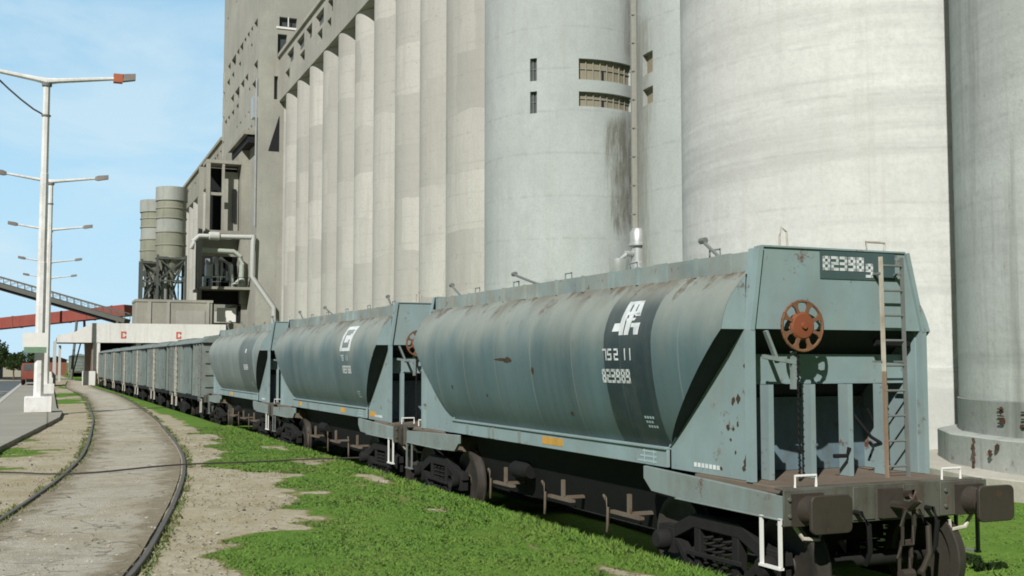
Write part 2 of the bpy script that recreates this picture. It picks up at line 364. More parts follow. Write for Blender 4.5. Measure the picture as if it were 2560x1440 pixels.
# grass blades on the near bank: countless, one object
def blades():
    rng = random.Random(3); P = []
    target = 150000; tries = 0
    while len(P) < target and tries < target * 6:
        tries += 1
        u = rng.random(); t = -6 + 34 * u ** 1.6; w = rng.uniform(-9, 13) if rng.random() < .42 else rng.uniform(1.12, 6)
        if abs(w) < 1.12: continue
        q = tr(t, w)
        if q.y < 7 or abs(q.x) > q.y * .50 + .6: continue
        m = grass_mask(q.x, q.y)
        dryc = m < .45
        if dryc:
            if rng.random() > .035 + .30 * max(0, noise.noise(Vector((q.x * .8, q.y * .8, 5))) - .12): continue
        elif rng.random() > m + .1: continue
        if -9 < w < -6.2: continue
        P.append((q.x, q.y, ground_h(t, w) - .01, w, t, m))
    n = len(P); A = np.array(P); r = np.random.default_rng(5)
    ang = r.uniform(0, 6.283, n); far = np.clip((A[:, 1] - 8) / 18, 0, 1)
    clump = np.array([noise.noise(Vector((x * 1.3, y * 1.3, 0))) for x, y in A[:, :2]])
    edge = np.exp(-((np.abs(A[:, 3]) - 1.35) / .22) ** 2)
    h = r.uniform(.016, .042, n) * (1 + .5 * clump) * (1 + 1.1 * edge); wd = r.uniform(.006, .011, n) * (1 + 1.2 * far)
    lean = r.normal(0, .045, (n, 2))
    co_ = np.zeros((n, 3, 3))
    co_[:, 0, 0] = A[:, 0] - np.cos(ang) * wd; co_[:, 0, 1] = A[:, 1] - np.sin(ang) * wd
    co_[:, 1, 0] = A[:, 0] + np.cos(ang) * wd; co_[:, 1, 1] = A[:, 1] + np.sin(ang) * wd
    co_[:, 2, 0] = A[:, 0] + lean[:, 0]; co_[:, 2, 1] = A[:, 1] + lean[:, 1]
    co_[:, :2, 2] = A[:, 2:3]; co_[:, 2, 2] = A[:, 2] + h
    me = bpy.data.meshes.new('grass'); me.vertices.add(n * 3); me.loops.add(n * 3); me.polygons.add(n)
    me.vertices.foreach_set('co', co_.reshape(-1)); me.loops.foreach_set('vertex_index', np.arange(n * 3, dtype=np.int32))
    me.polygons.foreach_set('loop_start', np.arange(0, n * 3, 3, dtype=np.int32)); me.update(); me.validate()
    t = NT('grass_blade', .6, .2)
    g = t.n('NewGeometry'); rnd = g.outputs['Random Per Island']; big = t.noise(t.pos(), .9, 5, .6)
    c = t.ramp(rnd, [(0, (.082, .175, .022)), (.5, (.112, .232, .032)), (.9, (.15, .28, .046)), (1, (.22, .29, .08))])
    c = t.mix(t.math('MULTIPLY', t.ramp(big, [(.4, 0.0), (.7, 1.0)]), .5), c, (.20, .25, .055)); la_ = t.n('Attribute'); la_.attribute_name = 'lush'
    c = t.mix(la_.outputs['Fac'], (.19, .175, .075), c); t.col(c)
    vm = t.n('VectorMath'); vm.operation = 'SCALE'; vm.inputs[3].default_value = .35; t.l(g.outputs['Normal'], vm.inputs[0])
    va = t.n('VectorMath'); va.operation = 'ADD'; va.inputs[1].default_value = (0, 0, .8); t.l(vm.outputs[0], va.inputs[0])
    vn = t.n('VectorMath'); vn.operation = 'NORMALIZE'; t.l(va.outputs[0], vn.inputs[0]); t.l(vn.outputs[0], t.b.inputs['Normal'])
    t.b.inputs['Transmission Weight'].default_value = 0
    at_ = me.attributes.new('lush', 'FLOAT', 'POINT'); at_.data.foreach_set('value', np.repeat(np.clip((A[:, 5] - .40) / .35 + r.normal(0, .2, n), 0, 1), 3))
    me.materials.append(t.m); o = bpy.data.objects.new('grass', me); COL.objects.link(o)
    tag(o, 'short green grass on the bank beside the hopper wagons', 'grass', kind='stuff')
blades()

# ------------------------------------------------------------------ track with paved middle, road, pavement
def spline(pts, n):
    pts = [Vector((*p, 0)) for p in pts]; out = []
    ext = [pts[0] * 2 - pts[1]] + pts + [pts[-1] * 2 - pts[-2]]
    for i in range(1, len(ext) - 2):
        p0, p1, p2, p3 = ext[i-1:i+3]
        for k in range(n):
            u = k / n
            out.append(.5 * ((2*p1) + (p2-p0)*u + (2*p0-5*p1+4*p2-p3)*u*u + (3*p1-p0-3*p2+p3)*u**3))
    out.append(pts[-1]); return out
RIGHT = spline([(-2.7, 3.5), (-3.1, 7.2), (-3.73, 11.16), (-4.25, 13.6), (-5.11, 17.21), (-6.25, 21.53), (-7.75, 26.4), (-10.4, 33.9), (-14.6, 45.2), (-24, 68.8), (-34.4, 92.4), (-46, 122)], 8)
def offs(path, d):
    o = []
    for i, p in enumerate(path):
        tt = (path[min(i+1, len(path)-1)] - path[max(i-1, 0)]).normalized(); o.append(p + Vector((-tt.y, tt.x, 0)) * d)
    return o
def ribbon(name, pa, pb, z, m, cols=6):
    V = []; F = []; n = len(pa)
    for a_, b_ in zip(pa, pb):
        for k in range(cols + 1):
            q = a_.lerp(b_, k / cols); V.append((q.x, q.y, z + (noise.fractal(Vector((q.x*.7, q.y*.7, 4)), 1, 2, 3) * .012 if z < .36 else 0)))
    for i in range(n - 1):
        for k in range(cols): F.append((i*(cols+1)+k, i*(cols+1)+k+1, (i+1)*(cols+1)+k+1, (i+1)*(cols+1)+k))
    return MB().add(V, F).build(name, m, smooth=60, recalc=False)
GAUGE = 2.12
t = NT('worn_concrete_paving', .93, .12); p = t.pos()
n1 = t.noise(p, .5, 8, .68); n2 = t.noise(p, 6, 6, .7); n3 = t.noise(p, 32, 4, .75)
c = t.mix(t.ramp(n1, [(.34, 0.0), (.66, 1.0)]), (.46, .42, .335), (.58, .545, .455))
c = t.mix(t.math('MULTIPLY', t.ramp(n2, [(.48, 0.0), (.70, 1.0)]), .55), c, (.34, .30, .22))
c = t.mix(t.math('MULTIPLY', t.ramp(n3, [(.56, 0.0), (.68, 1.0)]), .5), c, (.60, .57, .50))
c = t.mix(t.math('MULTIPLY', t.ramp(n3, [(.28, 1.0), (.38, 0.0)]), .7), c, (.12, .11, .09))
oil = t.noise(t.map(p, loc=(11, 4, 0)), .9, 6, .6); c = t.mix(t.math('MULTIPLY', t.ramp(oil, [(.60, 0.0), (.70, 1.0)]), .4), c, (.17, .155, .125))
dry = t.noise(t.map(p, loc=(2, 14, 0)), .45, 7, .7); c = t.mix(t.math('MULTIPLY', t.ramp(dry, [(.52, 0.0), (.66, 1.0)]), .45), c, (.36, .29, .16))
ia = t.n('Attribute'); ia.attribute_name = 'inner'; n4 = t.noise(p, 1.7, 7, .72); n5 = t.noise(p, 60, 3, .7)
em_ = t.math('ADD', t.math('MULTIPLY', ia.outputs['Fac'], .8), t.math('MULTIPLY', t.math('SUBTRACT', n4, .5), 1.6))
c = t.mix(t.ramp(em_, [(.10, 1.0), (.34, 0.0)]), c, t.mix(n2, (.23, .19, .12), (.36, .32, .24)))
c = t.mix(t.math('MULTIPLY', t.ramp(n4, [(.5, 0.0), (.62, 1.0)]), .35), c, (.33, .295, .22))
c = t.mix(t.math('MULTIPLY', t.ramp(n5, [(.56, 0.0), (.66, 1.0)]), .45), c, (.16, .145, .11))
vo = t.n('TexVoronoi'); vo.feature = 'DISTANCE_TO_EDGE'; vo.inputs['Scale'].default_value = .55; wv = t.n('VectorMath'); wv.operation = 'ADD'; t.l(p, wv.inputs[0]); wn_ = t.n('TexNoise'); wn_.inputs['Scale'].default_value = 1.5; t.l(p, wn_.inputs['Vector']); t.l(wn_.outputs[1], wv.inputs[1]); t.l(wv.outputs[0], vo.inputs['Vector'])
c = t.mix(t.math('MULTIPLY', t.ramp(vo.outputs['Distance'], [(.004, 1.0), (.012, 0.0)]), .6), c, (.11, .10, .07))
t.col(c).bump(t.math('ADD', t.math('ADD', n2, n3), n5), .8, .03); m_pave = t.m
pvb = tag(ribbon('paved_track_bed', offs(RIGHT, .075), offs(RIGHT, GAUGE - .075), GZ + .022, m_pave, 16), kind='structure')
ea = pvb.data.attributes.new('inner', 'FLOAT', 'POINT'); ea.data.foreach_set('value', [min(k, 16 - k) / 8 for _ in RIGHT for k in range(17)])
m_rail = flat('rail_steel', (.10, .085, .068), .55, var=.45, scale=5)
trk = empty('railway_track', (0, 0, 0), 0, 'curving rail track set flush in worn pale paving at left', 'railway track')
def rail_along(path, z, parent, mat):
    V = []; F = []
    prof = [(-.032, 0), (.032, 0), (.032, .028), (.024, .036), (-.024, .036), (-.032, .028)]; n = 6
    for i, p in enumerate(path):
        tt = (path[min(i+1, len(path)-1)] - path[max(i-1, 0)]).normalized(); nn = Vector((-tt.y, tt.x, 0))
        for u, h in prof:
            q = p + nn * u; V.append((q.x, q.y, z + h))
    for i in range(len(path)-1):
        for k in range(n): F.append((i*n+k, i*n+(k+1) % n, (i+1)*n+(k+1) % n, (i+1)*n+k))
    return MB().add(V, F).build('rail', mat, parent, smooth=30)
rail_along(RIGHT, GZ + .012, trk, m_rail); rail_along(offs(RIGHT, GAUGE), GZ + .012, trk, m_rail)
trk2 = empty('railway_track', tr(0, 0), RZ_T, 'straight rail track under the standing goods train', 'railway track')
for sgn in (-1, 1):
    rb = MB().box(-8, 110, sgn*.84-.036, sgn*.84+.036, -.09, .0); rb.build('rail', m_rail, trk2)
# weeds growing along the rails: part of the grass cover
def weeds():
    rng = random.Random(11); V = []; F = []
    for path in (offs(RIGHT, -.09), offs(RIGHT, GAUGE + .09), offs(RIGHT, GAUGE - .1)):
        for i in range(len(path) - 1):
            if path[i].y < 8 or path[i].y > 75: continue
            L_ = (path[i+1] - path[i]).length
            for k in range(int(L_ * 70)):
                q = path[i].lerp(path[i+1], rng.random())
                if noise.noise(Vector((q.x * .9, q.y * .9, 2))) < -.05 - .2 * (path[i].y < 30): continue
                x, y = q.x + rng.gauss(0, .045), q.y + rng.gauss(0, .05); a = rng.random() * 6.28; w = rng.uniform(.008, .018); h = rng.uniform(.02, .065)
                o = len(V); V += [(x - math.cos(a)*w, y - math.sin(a)*w, GZ), (x + math.cos(a)*w, y + math.sin(a)*w, GZ), (x + rng.gauss(0, .04), y + rng.gauss(0, .04), GZ + h)]; F.append((o, o+1, o+2))
    t = NT('weed_blade', .7, .2); rnd = t.n('NewGeometry').outputs['Random Per Island']
    t.col(t.ramp(rnd, [(0, (.05, .09, .02)), (.5, (.09, .14, .035)), (1, (.26, .23, .10))]))
    tag(MB().add(V, F).build('weeds', t.m, smooth=0, recalc=False), 'low weeds and dry grass along the curving rails', 'weeds', kind='stuff')
weeds()
def stones():
    rng = random.Random(21); mb = MB()
    for k in range(4200):
        y = 9 + 26 * rng.random() ** 1.5; x = -y * .47 + rng.random() * (y * .47 - 1.0)
        if grass_mask(x, y) > .35: continue
        s = rng.uniform(.007, .020) * (2.4 if rng.random() < .05 else 1); z = GZ + .02
        P = [(x + s*rng.uniform(.6, 1.2)*dx, y + s*rng.uniform(.6, 1.2)*dy, z + s*rng.uniform(.3, .8)*dz) for dx, dy, dz in ((1,0,0),(0,1,0),(-1,0,0),(0,-1,0),(0,0,1),(0,0,-1))]
        mb.add(P, [(0,1,4),(1,2,4),(2,3,4),(3,0,4),(1,0,5),(2,1,5),(3,2,5),(0,3,5)])
    t = NT('stone', .9, .15); rnd = t.n('NewGeometry').outputs['Random Per Island']
    t.col(t.ramp(rnd, [(0, (.08, .075, .06)), (.5, (.30, .27, .21)), (1, (.55, .52, .46))]))
    tag(mb.build('gravel', t.m, smooth=0), 'loose gravel scattered over the bare ground by the curving track', 'gravel', kind='stuff')
stones()
# thin dark tube lying across the track
m_cable = flat('cable_black', (.055, .05, .042), .8)
cp_ = spline([(-12.5, 20.9), (-9.55, 21.05), (-8.5, 20.75), (-7.65, 21.0), (-6.62, 22.4), (-5.26, 23.2), (-4.4, 23.8), (-2.4, 24.6)], 8)
mb = MB().tube([(q.x, q.y, GZ + .04 + .02 * math.exp(-((i - 30) / 9) ** 2)) for i, q in enumerate(cp_)], .016, 6)
tag(mb.build('strand', m_cable), 'thin dark line lying across the curving track', 'strand')
# road and pavement at left
t = NT('asphalt', .9, .2); p = t.pos(); n1 = t.noise(p, .3, 6, .6); n2 = t.noise(p, 14, 5, .7)
c = t.mix(n1, (.085, .105, .115), (.14, .16, .17)); c = t.mix(t.math('MULTIPLY', n2, .5), c, (.085, .095, .10)); t.col(c).bump(n2, .3, .01); m_asph = t.m
def sheet(name, pts, z, m): return tag(MB().add([(p.x, p.y, z) for p in pts], [tuple(range(len(pts)))]).build(name, m, smooth=0, recalc=False), kind='structure')
sheet('road', [bl(10, -16), bl(10, -2.35), bl(134, -2.35), bl(134, -16)], GZ + .006, m_asph)
t = NT('pavement_slabs', .92, .15); p = t.map(t.pos(), rot=(0, 0, -RZ_B)); n1 = t.noise(p, .6, 6, .65); n2 = t.noise(p, 9, 5, .7)
br = t.n('TexBrick'); t.l(p, br.inputs['Vector']); br.offset = 0; br.inputs['Scale'].default_value = 1
br.inputs['Brick Width'].default_value = 3.0; br.inputs['Row Height'].default_value = 5; br.inputs['Mortar Size'].default_value = .03
br.inputs['Color1'].default_value = (.33, .32, .275, 1); br.inputs['Color2'].default_value = (.30, .285, .245, 1); br.inputs['Mortar'].default_value = (.15, .14, .11, 1)
c = t.mix(t.math('MULTIPLY', t.ramp(n1, [(.4, 0.0), (.7, 1.0)]), .5), br.outputs[0], (.27, .25, .2)); t.col(c).bump(n2, .3, .01); m_walk = t.m
pv = MB().prism([tuple(bl(a, s)[:2]) for a, s in ((12, -2.1), (12, -1.7), (29, -1.0), (43.5, .40), (48.5, .55), (52, .35), (200, .35), (200, -2.1))], GZ - .1, GZ + .12, 'z')
tag(pv.build('pavement', m_walk, smooth=0), kind='structure')
kb = MB().prism([tuple(bl(a, s)[:2]) for a, s in ((12, -2.35), (12, -2.103), (200, -2.103), (200, -2.35))], GZ - .1, GZ + .135, 'z')
tag(kb.build('kerb', flat('kerb_stone', (.46, .45, .41), .9, var=.2), smooth=0), kind='structure')

# ------------------------------------------------------------------ hopper wagons
BL = 9.6
SEC = [(1.06, 1.46), (1.105, 1.54), (1.15, 1.62), (1.205, 1.76), (1.245, 1.9), (1.28, 2.05), (1.308, 2.2), (1.328, 2.35), (1.338, 2.5), (1.34, 2.62), (1.332, 2.72), (1.302, 2.84), (1.257, 2.95), (1.2, 3.05), (1.135, 3.13), (1.06, 3.205), (.98, 3.27), (.935, 3.31)]
def sec_w(z):
    for (w0, z0), (w1, z1) in zip(SEC, SEC[1:]):
        if z0 <= z <= z1: return w0 + (w1 - w0) * (z - z0) / (z1 - z0)
    return SEC[0][0] if z < 1.46 else SEC[-1][0]
def xe(z): return .13 + (z - 2.72) * .07 if z > 2.72 else .13 + (2.72 - z) * (1.37 / 1.26)
SEG = {'0': 'abcdef', '1': 'bc', '2': 'abged', '3': 'abgcd', '4': 'fgbc', '5': 'afgcd', '6': 'afgedc', '7': 'abc', '8': 'abcdefg', '9': 'abcdfg'}
def seg_rects(ch, w=.62, k=.15):
    q = {'a': (0, w, 1-k, 1), 'd': (0, w, 0, k), 'g': (0, w, .5-k/2, .5+k/2), 'f': (0, k, .5, 1), 'e': (0, k, 0, .5), 'b': (w-k, w, .5, 1), 'c': (w-k, w, 0, .5)}
    return [q[s] for s in SEG[ch]]
def hopper(label, shellm, logo, number, yellow, t_off, index):
    root = empty('hopper_wagon', tr(t_off, 0, 0), RZ_T, label, 'hopper wagon', 'grey hopper wagons of the train')
    # barrel
    mb = MB(); n = len(SEC)
    for sg in (1, -1):
        V = []; F = []; nx = 25
        for i in range(nx):
            for w, z in SEC:
                x0, x1 = xe(z), BL - xe(z); V.append((x0 + (x1 - x0) * i / (nx-1), sg * w, z))
        for i in range(nx-1):
            for j in range(n-1): F.append((i*n+j, (i+1)*n+j, (i+1)*n+j+1, i*n+j+1))
        mb.add(V, F)
    mb.build('barrel_shell', shellm, root, smooth=50, recalc=False)
    # inner closure under the barrel ends, roof and coaming
    for s_ in (0, 1):
        xf = (lambda x, y, z: (x, y, z)) if s_ == 0 else (lambda x, y, z: (BL - x, -y, z))
        e = MB(xf); zs = [z for w, z in SEC if z <= 2.72]
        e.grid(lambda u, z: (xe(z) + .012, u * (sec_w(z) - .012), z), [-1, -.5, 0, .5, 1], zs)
        e.build('slope_sheet', m_shade, root, recalc=False)
        eb = MB(xf)
        # upper end box: end plate, side cheeks up to the barrel edge, closed underneath
        eb.prism([(-1.06, 2.72), (1.06, 2.72), (.945, 3.525), (-.865, 3.525)], -.012, .012, 'x')
        for sg in (1, -1):
            P = [(.014, sg*1.055, 2.722), (.13, sg*1.055, 2.722), (.145, sg*1.04, 2.9), (.165, sg*1.0, 3.2), (.185, sg*.955, 3.525), (.014, .945 if sg > 0 else -.87, 3.525)]
            eb.add(P, [tuple(range(6))])
            Q = [(xe(z) - .004, sg*sec_w(z), z) for w, z in SEC if z >= 2.72]; Q2 = [(xe(z) - .004, sg*(1.055 - (z-2.72)*.085), z) for w, z in SEC if z >= 2.72]
            m = len(Q); eb.add(Q + Q2, [(i, i+1, i+1+m, i+m) for i in range(m-1)])
        MB(xf).add([(.012, -1.05, 2.735), (.012, 1.05, 2.735), (.30, 1.05, 2.735), (.30, -1.05, 2.735)], [(0,1,2,3)]).build('box_floor', m_shade, root)
        eb.build('end_plate', m_plate, root, smooth=20)
        pm = MB(xf)
        for sg in (1, -1):
            pass
            pm.bar((.0, sg*1.085, 2.70), (.0, .965 if sg > 0 else -.885, 3.53), .05, .09, up=(1, 0, 0))
            pm.box(-.045, .05, sg*1.085-.03, sg*1.085+.03, 1.24, 2.71)
        pm.box(-.03, .06, -.87, .94, 3.528, 3.545)
        pm.build('corner_post', m_plate, root)
        bk = MB(xf)
        bk.box(.24, .255, -1.04, 1.04, 2.19, 2.475); bk.box(.256, .30, -1.04, 1.04, 2.455, 2.475); bk.box(.225, .2395, -1.04, 1.04, 2.175, 2.20)
        
        bk.build('end_crosspiece', m_plate, root)
        MB(xf).box(.85, .865, -1.04, 1.04, 1.24, 2.02).build('inner_bulkhead', m_plate_shaded, root)
        rb = MB(xf)
        for y in (.82, .31, -.16, -.62):
            rb.box(.05, .21, y-.008, y+.008, 1.24, 2.172); rb.box(.035, .05, y-.03, y+.03, 1.24, 2.174)
        rb.build('end_rib', m_plate, root)
        for sg in (1, -1):
            gp = MB(xf); gp.prism([(.05, 1.24), (.05, 2.718), (.27, 2.718), (1.5, 1.475), (1.5, 1.24)], sg*1.05-.009, sg*1.05+.009, 'y')
            gp.prism([(.255, 2.718), (.285, 2.718), (1.515, 1.475), (1.485, 1.475)], sg*1.05-.035, sg*1.05+.035, 'y')
            gp.build('gusset_plate', m_plate, root)
        dk = MB(xf); dk.box(-.62, .98, -1.10, 1.10, 1.17, 1.235); dk.box(-.55, 1.4, -.9, .9, .92, 1.168)
        dk.build('end_deck', m_deck, root, bevel=.01)
        hs = MB(xf); hs.box(-.66, -.625, -1.2, 1.2, .90, 1.245); hs.box(-.625, -.5, -1.2, 1.2, 1.225, 1.245); hs.box(-.625, -.52, -1.2, 1.2, .90, .918)
        for sg in (1, -1):
            hs.box(-.68, -.66, sg*.93-.3, sg*.93+.3, .91, 1.235); hs.box(-.672, -.66, sg*.3-.13, sg*.3+.13, .92, 1.23)
            for dy in (-.24, .24):
                for dz in (1.0, 1.15): hs.lathe([(.0, -.70), (.022, -.70), (.022, -.68)], (0, sg*.93+dy, dz), 'x', 6)
        hs.build('headstock', m_head, root, bevel=.008)
        for sg in (1, -1):
            sl = MB(xf); sl.prism([(-.62, .95), (-.62, 1.165), (1.95, 1.235), (1.95, 1.10), (1.78, .97), (1.2, .95)], sg*1.12-.02, sg*1.17-.02, 'y')
            sl.prism([(-.60, .95), (1.2, .95), (1.2, .965), (-.60, .965)], sg*1.155, sg*1.215, 'y')
            sl.build('end_sill', m_plate_old, root, bevel=.006)
        for sg in (1, -1):
            bf = MB(xf); bf.box(-.72, -.68, sg*.98-.17, sg*.98+.17, .91, 1.2); bf.lathe([(.135, -.72), (.12, -.80), (.115, -.86), (.08, -.87), (.075, -1.0)], (0, sg*.98, 1.05), 'x', 20)
            hb_ = bf.build('buffer', m_buffer, root)
            pts = []
            for cx, cz, a0 in ((.165, .115, 0), (-.165, .115, 90), (-.165, -.115, 180), (.165, -.115, 270)):
                for k in range(5):
                    an = R(a0 + 22.5 * k); pts.append((sg*.98 + cx + .06 * math.cos(an), 1.05 + cz + .055 * math.sin(an)))
            hd = MB(xf); hd.prism(pts, -1.04, -1.0, 'x'); hd.build('buffer_head', m_buffer, hb_, bevel=.008)
        # coupling hook with hanging links
        ck = MB(xf); ck.box(-.72, -.66, -.13, .13, .93, 1.20); ck.tube([(-.6, 0, 1.05), (-.95, 0, 1.06), (-1.03, 0, 1.12), (-.98, 0, 1.18), (-.9, 0, 1.16)], .045, 8)
        for k in range(2):
            cx = -.93 + .05 * k; z0 = 1.03 - .30 * k; w = .055
            ck.tube([(cx, -w, z0), (cx+.02, -w-.02, z0-.15), (cx+.03, -w, z0-.32), (cx+.03, w, z0-.32), (cx+.02, w+.02, z0-.15), (cx, w, z0), (cx, -w, z0)], .022, 6)
        ck.lathe([(.0, -.07), (.05, -.07), (.05, .07), (0, .07)], (-.88, 0, .43), 'y', 10)
        ck.tube([(-.70, -.32, .98), (-.82, -.33, .85), (-.84, -.32, .60), (-.78, -.28, .42)], .028, 8)
        ck.build('coupling', m_buffer, root)
        for y_ in (.42, -.45):
            MB(xf).tube([(-.67, y_, 1.0), (-.76, y_, 1.0), (-.84, y_*.95, .9), (-.83, y_*.9, .66), (-.74, y_*.85, .52)], .024, 7).build('brake_hose', m_under, root)
        for y in (.92, -.85):
            gi = MB(xf); gi.tube([(-.60, y-.12, 1.24), (-.60, y-.12, 1.35), (-.60, y+.12, 1.35), (-.60, y+.12, 1.24)], .013, 6); gi.build('grab_iron', m_white, root)
        for sg in (1, -1):
            st = MB(xf); y = sg*1.2
            st.bar((-.58, y, .97), (-.58, y, .52), .04, .02, up=(0, 1, 0)); st.bar((-.30, y, .97), (-.30, y, .52), .04, .02, up=(0, 1, 0)); st.bar((-.60, y, .515), (-.28, y, .515), .05, .022)
            st.build('step', m_white if sg == 1 else m_grip, root)
            hk = MB(xf); hk.tube([(-.63, sg*1.08, .9), (-.63, sg*.98, .78), (-.63, sg*.80, .76), (-.63, sg*.78, .86)], .02, 6); hk.build('tow_hook', m_rusty_white, root)
        # hand brake wheel, chain and brackets
        wy, wz = .555, 2.75
        bw = MB(xf)
        for k in range(24):
            a0, a1 = R(15*k), R(15*(k+1)); bw.tube([(-.13, wy+.245*math.cos(a0), wz+.245*math.sin(a0)), (-.13, wy+.245*math.cos(a1), wz+.245*math.sin(a1))], .016, 6, cap=False)
        for k in range(8):
            an = R(22.5 + 45*k); ca, sa = math.cos(an), math.sin(an)
            def wp(r_, t_): return (wy + r_*ca - t_*sa, wz + r_*sa + t_*ca)
            bw.prism([wp(.10, -.020), wp(.19, -.016), wp(.245, -.05), wp(.245, .05), wp(.19, .016), wp(.10, .020)], -.142, -.118, 'x')
        bwo = bw.build('brake_wheel', m_rimrust, root); bw = MB(xf)
        bw.lathe([(0, -.175), (.03, -.175), (.035, -.155), (.12, -.15), (.142, -.13), (.14, -.11), (0, -.11)], (0, wy, wz), 'x', 28)
        bw.build('hub', m_orange, bwo)
        br_ = MB(xf); br_.tube([(-.12, wy, wz), (.28, wy, wz)], .028, 8)
        br_.bar((-.05, wy+.05, wz-.25), (-.05, wy+.06, wz-.62), .05, .04, up=(1, 0, 0)); br_.bar((-.03, wy+.40, wz-.30), (-.05, wy+.02, wz-.36), .05, .04)
        br_.bar((-.02, wy+.36, wz-.05), (-.02, wy+.22, wz-.36), .05, .03)
        br_.build('brake_bracket', m_plate_old, root)
        ch = MB(xf)
        for k in range(36):
            z = wz - .27 - k * .036
            ch.tube([(-.10 + (.012 if k % 2 else 0), wy+.035+(.0 if k % 2 else .012), z), (-.10, wy+.035-(.0 if k % 2 else .012), z-.042)], .011, 5)
        ch.build('brake_chain', m_under, root)
        # ladder
        y0, y1 = -.44, -.72; lb = MB(xf); lb.bar((-.13, y1, 3.47), (-.16, y1, 1.23), .04, .02, up=(0, 1, 0))
        for k in range(9): lb.tube([(-.14, y0, 3.38 - .255*k), (-.14, y1, 3.38 - .255*k)], .012, 6)
        for z in (3.3, 2.4): lb.bar((-.14, y1, z), (.0, y1, z), .03, .02); lb.bar((-.14, y0, z), (.0, y0, z), .03, .02)
        lo_ = lb.build('ladder', m_grip, root); la = MB(xf); la.bar((-.13, y0-.004, 3.47), (-.1457, y0-.004, 2.3), .04, .024, up=(0, 1, 0)); la.build('ladder_rail', m_rusty_white, lo_); la = MB(xf); la.bar((-.1457, y0-.004, 2.299), (-.16, y0-.004, 1.23), .04, .024, up=(0, 1, 0)); la.build('ladder_rail', m_railrust, lo_)
        # air pipes under the slope
        for pts, r_ in (([(.05, .05, 1.45), (.03, -.10, 1.45), (.03, -.13, 1.53)], .022), ([(.25, -.28, 1.95), (.15, -.52, 1.62), (.1, -.62, 1.55)], .018), ([(.4, -.7, 1.35), (.4, -.98, 1.9)], .014), ([(.4, -.98, 1.35), (.4, -.7, 1.9)], .014), ([(.1, -.55, 2.6), (.1, -1.0, 2.58)], .04)):
            MB(xf).tube(pts, r_, 6).build('brake_pipe', m_under, root)
        bog = MB(xf); cx = .68
        bog.box(cx-.2, cx+.2, -.95, .95, .52, .78); bog.lathe([(0, .78), (.22, .78), (.22, .92), (0, .92)], (cx, 0, 0), 'z', 16)
        for wx in (cx-.93, cx+.93): bog.lathe([(0, -1.02), (.07, -1.02), (.07, 1.02), (0, 1.02)], (wx, 0, .47), 'y', 12)
        bo = bog.build('bogie', m_bogie, root)
        for wx in (cx-.93, cx+.93):
            for sg in (1, -1):
                wh = MB(xf); pr = [(0, -.05), (.09, -.07), (.12, -.03), (.36, -.035), (.40, -.065), (.47, -.065), (.475, .0), (.485, .05), (.51, .062), (.505, .085), (.40, .085), (.37, .05), (.12, .05), (0, .06)]
                wh.lathe([(r, sg * -h * .9 + sg*.84) for r, h in pr], (wx, 0, .47), 'y', 36); wh.build('wheel', m_wheel, bo)
        for sg in (1, -1):
            y0, y1 = sorted((sg*.94, sg*1.06)); sf = MB(xf)
            sf.prism([(cx-1.12, .50), (cx-1.1, .62), (cx-.8, .64), (cx-.42, .80), (cx+.42, .80), (cx+.8, .64), (cx+1.1, .62), (cx+1.12, .50), (cx+.78, .50), (cx+.40, .66), (cx-.40, .66), (cx-.78, .50)], y0, y1, 'y')
            sf.prism([(cx-.82, .50), (cx-.72, .50), (cx-.38, .24), (cx+.38, .24), (cx+.72, .50), (cx+.82, .50), (cx+.45, .14), (cx-.45, .14)], y0, y1, 'y')
            for dx in (-.34, .34): sf.box(cx+dx-.055, cx+dx+.055, y0+.004, y1-.004, .2, .70)
            for wx in (cx-.93, cx+.93):
                sf.box(wx-.15, wx+.15, y0-.004, y1+.004, .33, .60); sf.lathe([(0, .14), (.085, .14), (.11, .10), (.11, 0)], (wx, sg*1.06 if sg > 0 else -1.06 - .14, .47), 'y', 14)
            for dx in (-.17, 0, .17):
                pts = [(cx+dx+.062*math.cos(k*.9), (y0+y1)/2+.062*math.sin(k*.9), .25+k*.0092) for k in range(42)]; sf.tube(pts, .017, 5)
            sf.bar((cx-.5, sg*1.09, .42), (cx+.5, sg*1.09, .40), .02, .05); sf.build('side_frame', m_bogie, bo, bevel=.012)
    # coaming with its upright flats, roof hatches
    cm = MB(); cm.box(.19, BL-.19, -.94, .94, 3.30, 3.50)
    rng = random.Random(index); x = .5
    while x < BL - .4:
        w_ = rng.choice([.03, .03, .05, .28])
        for y0, y1 in ((.937, .975), (-.975, -.937)): cm.box(x, x+w_, y0, y1 if w_ < .1 or y1 < 0 else .952, 3.296, 3.507)
        x += rng.choice([.42, .62, .78])
    cm.build('roof_coaming', m_coam, root)
    for hx in (1.3, 3.1, 4.9, 6.7, 8.3):
        hp = MB(); hp.box(hx-.55, hx+.55, -.5, .5, 3.502, 3.53); hp.tube([(hx-.1, .6, 3.52), (hx-.1, .6, 3.63), (hx+.1, .6, 3.63), (hx+.1, .6, 3.52)], .011, 6); hp.build('roof_hatch', m_plate_old, root)
    for hx, dx in ((1.0, .35), (5.6, .9), (8.7, .5)):
        lv = MB(); lv.tube([(hx, .75, 3.52), (hx+dx, .72, 3.72)], .02, 6); lv.lathe([(0, -.05), (.035, -.05), (.035, .05), (0, .05)], (hx+dx, .72, 3.73), 'x', 8); lv.build('hatch_lever', m_grip, root)
    tw = MB(); tw.tube([(.35, .35, 3.52), (.35, .36, 3.74), (.35, .42, 3.78), (.35, .45, 3.70), (.35, .45, 3.52)], .011, 6); tw.tube([(.05, -.42, 3.56), (.05, -.42, 3.64), (.05, -.66, 3.64), (.05, -.66, 3.56)], .013, 6); tw.build('roof_handle', m_rusty_white, root)
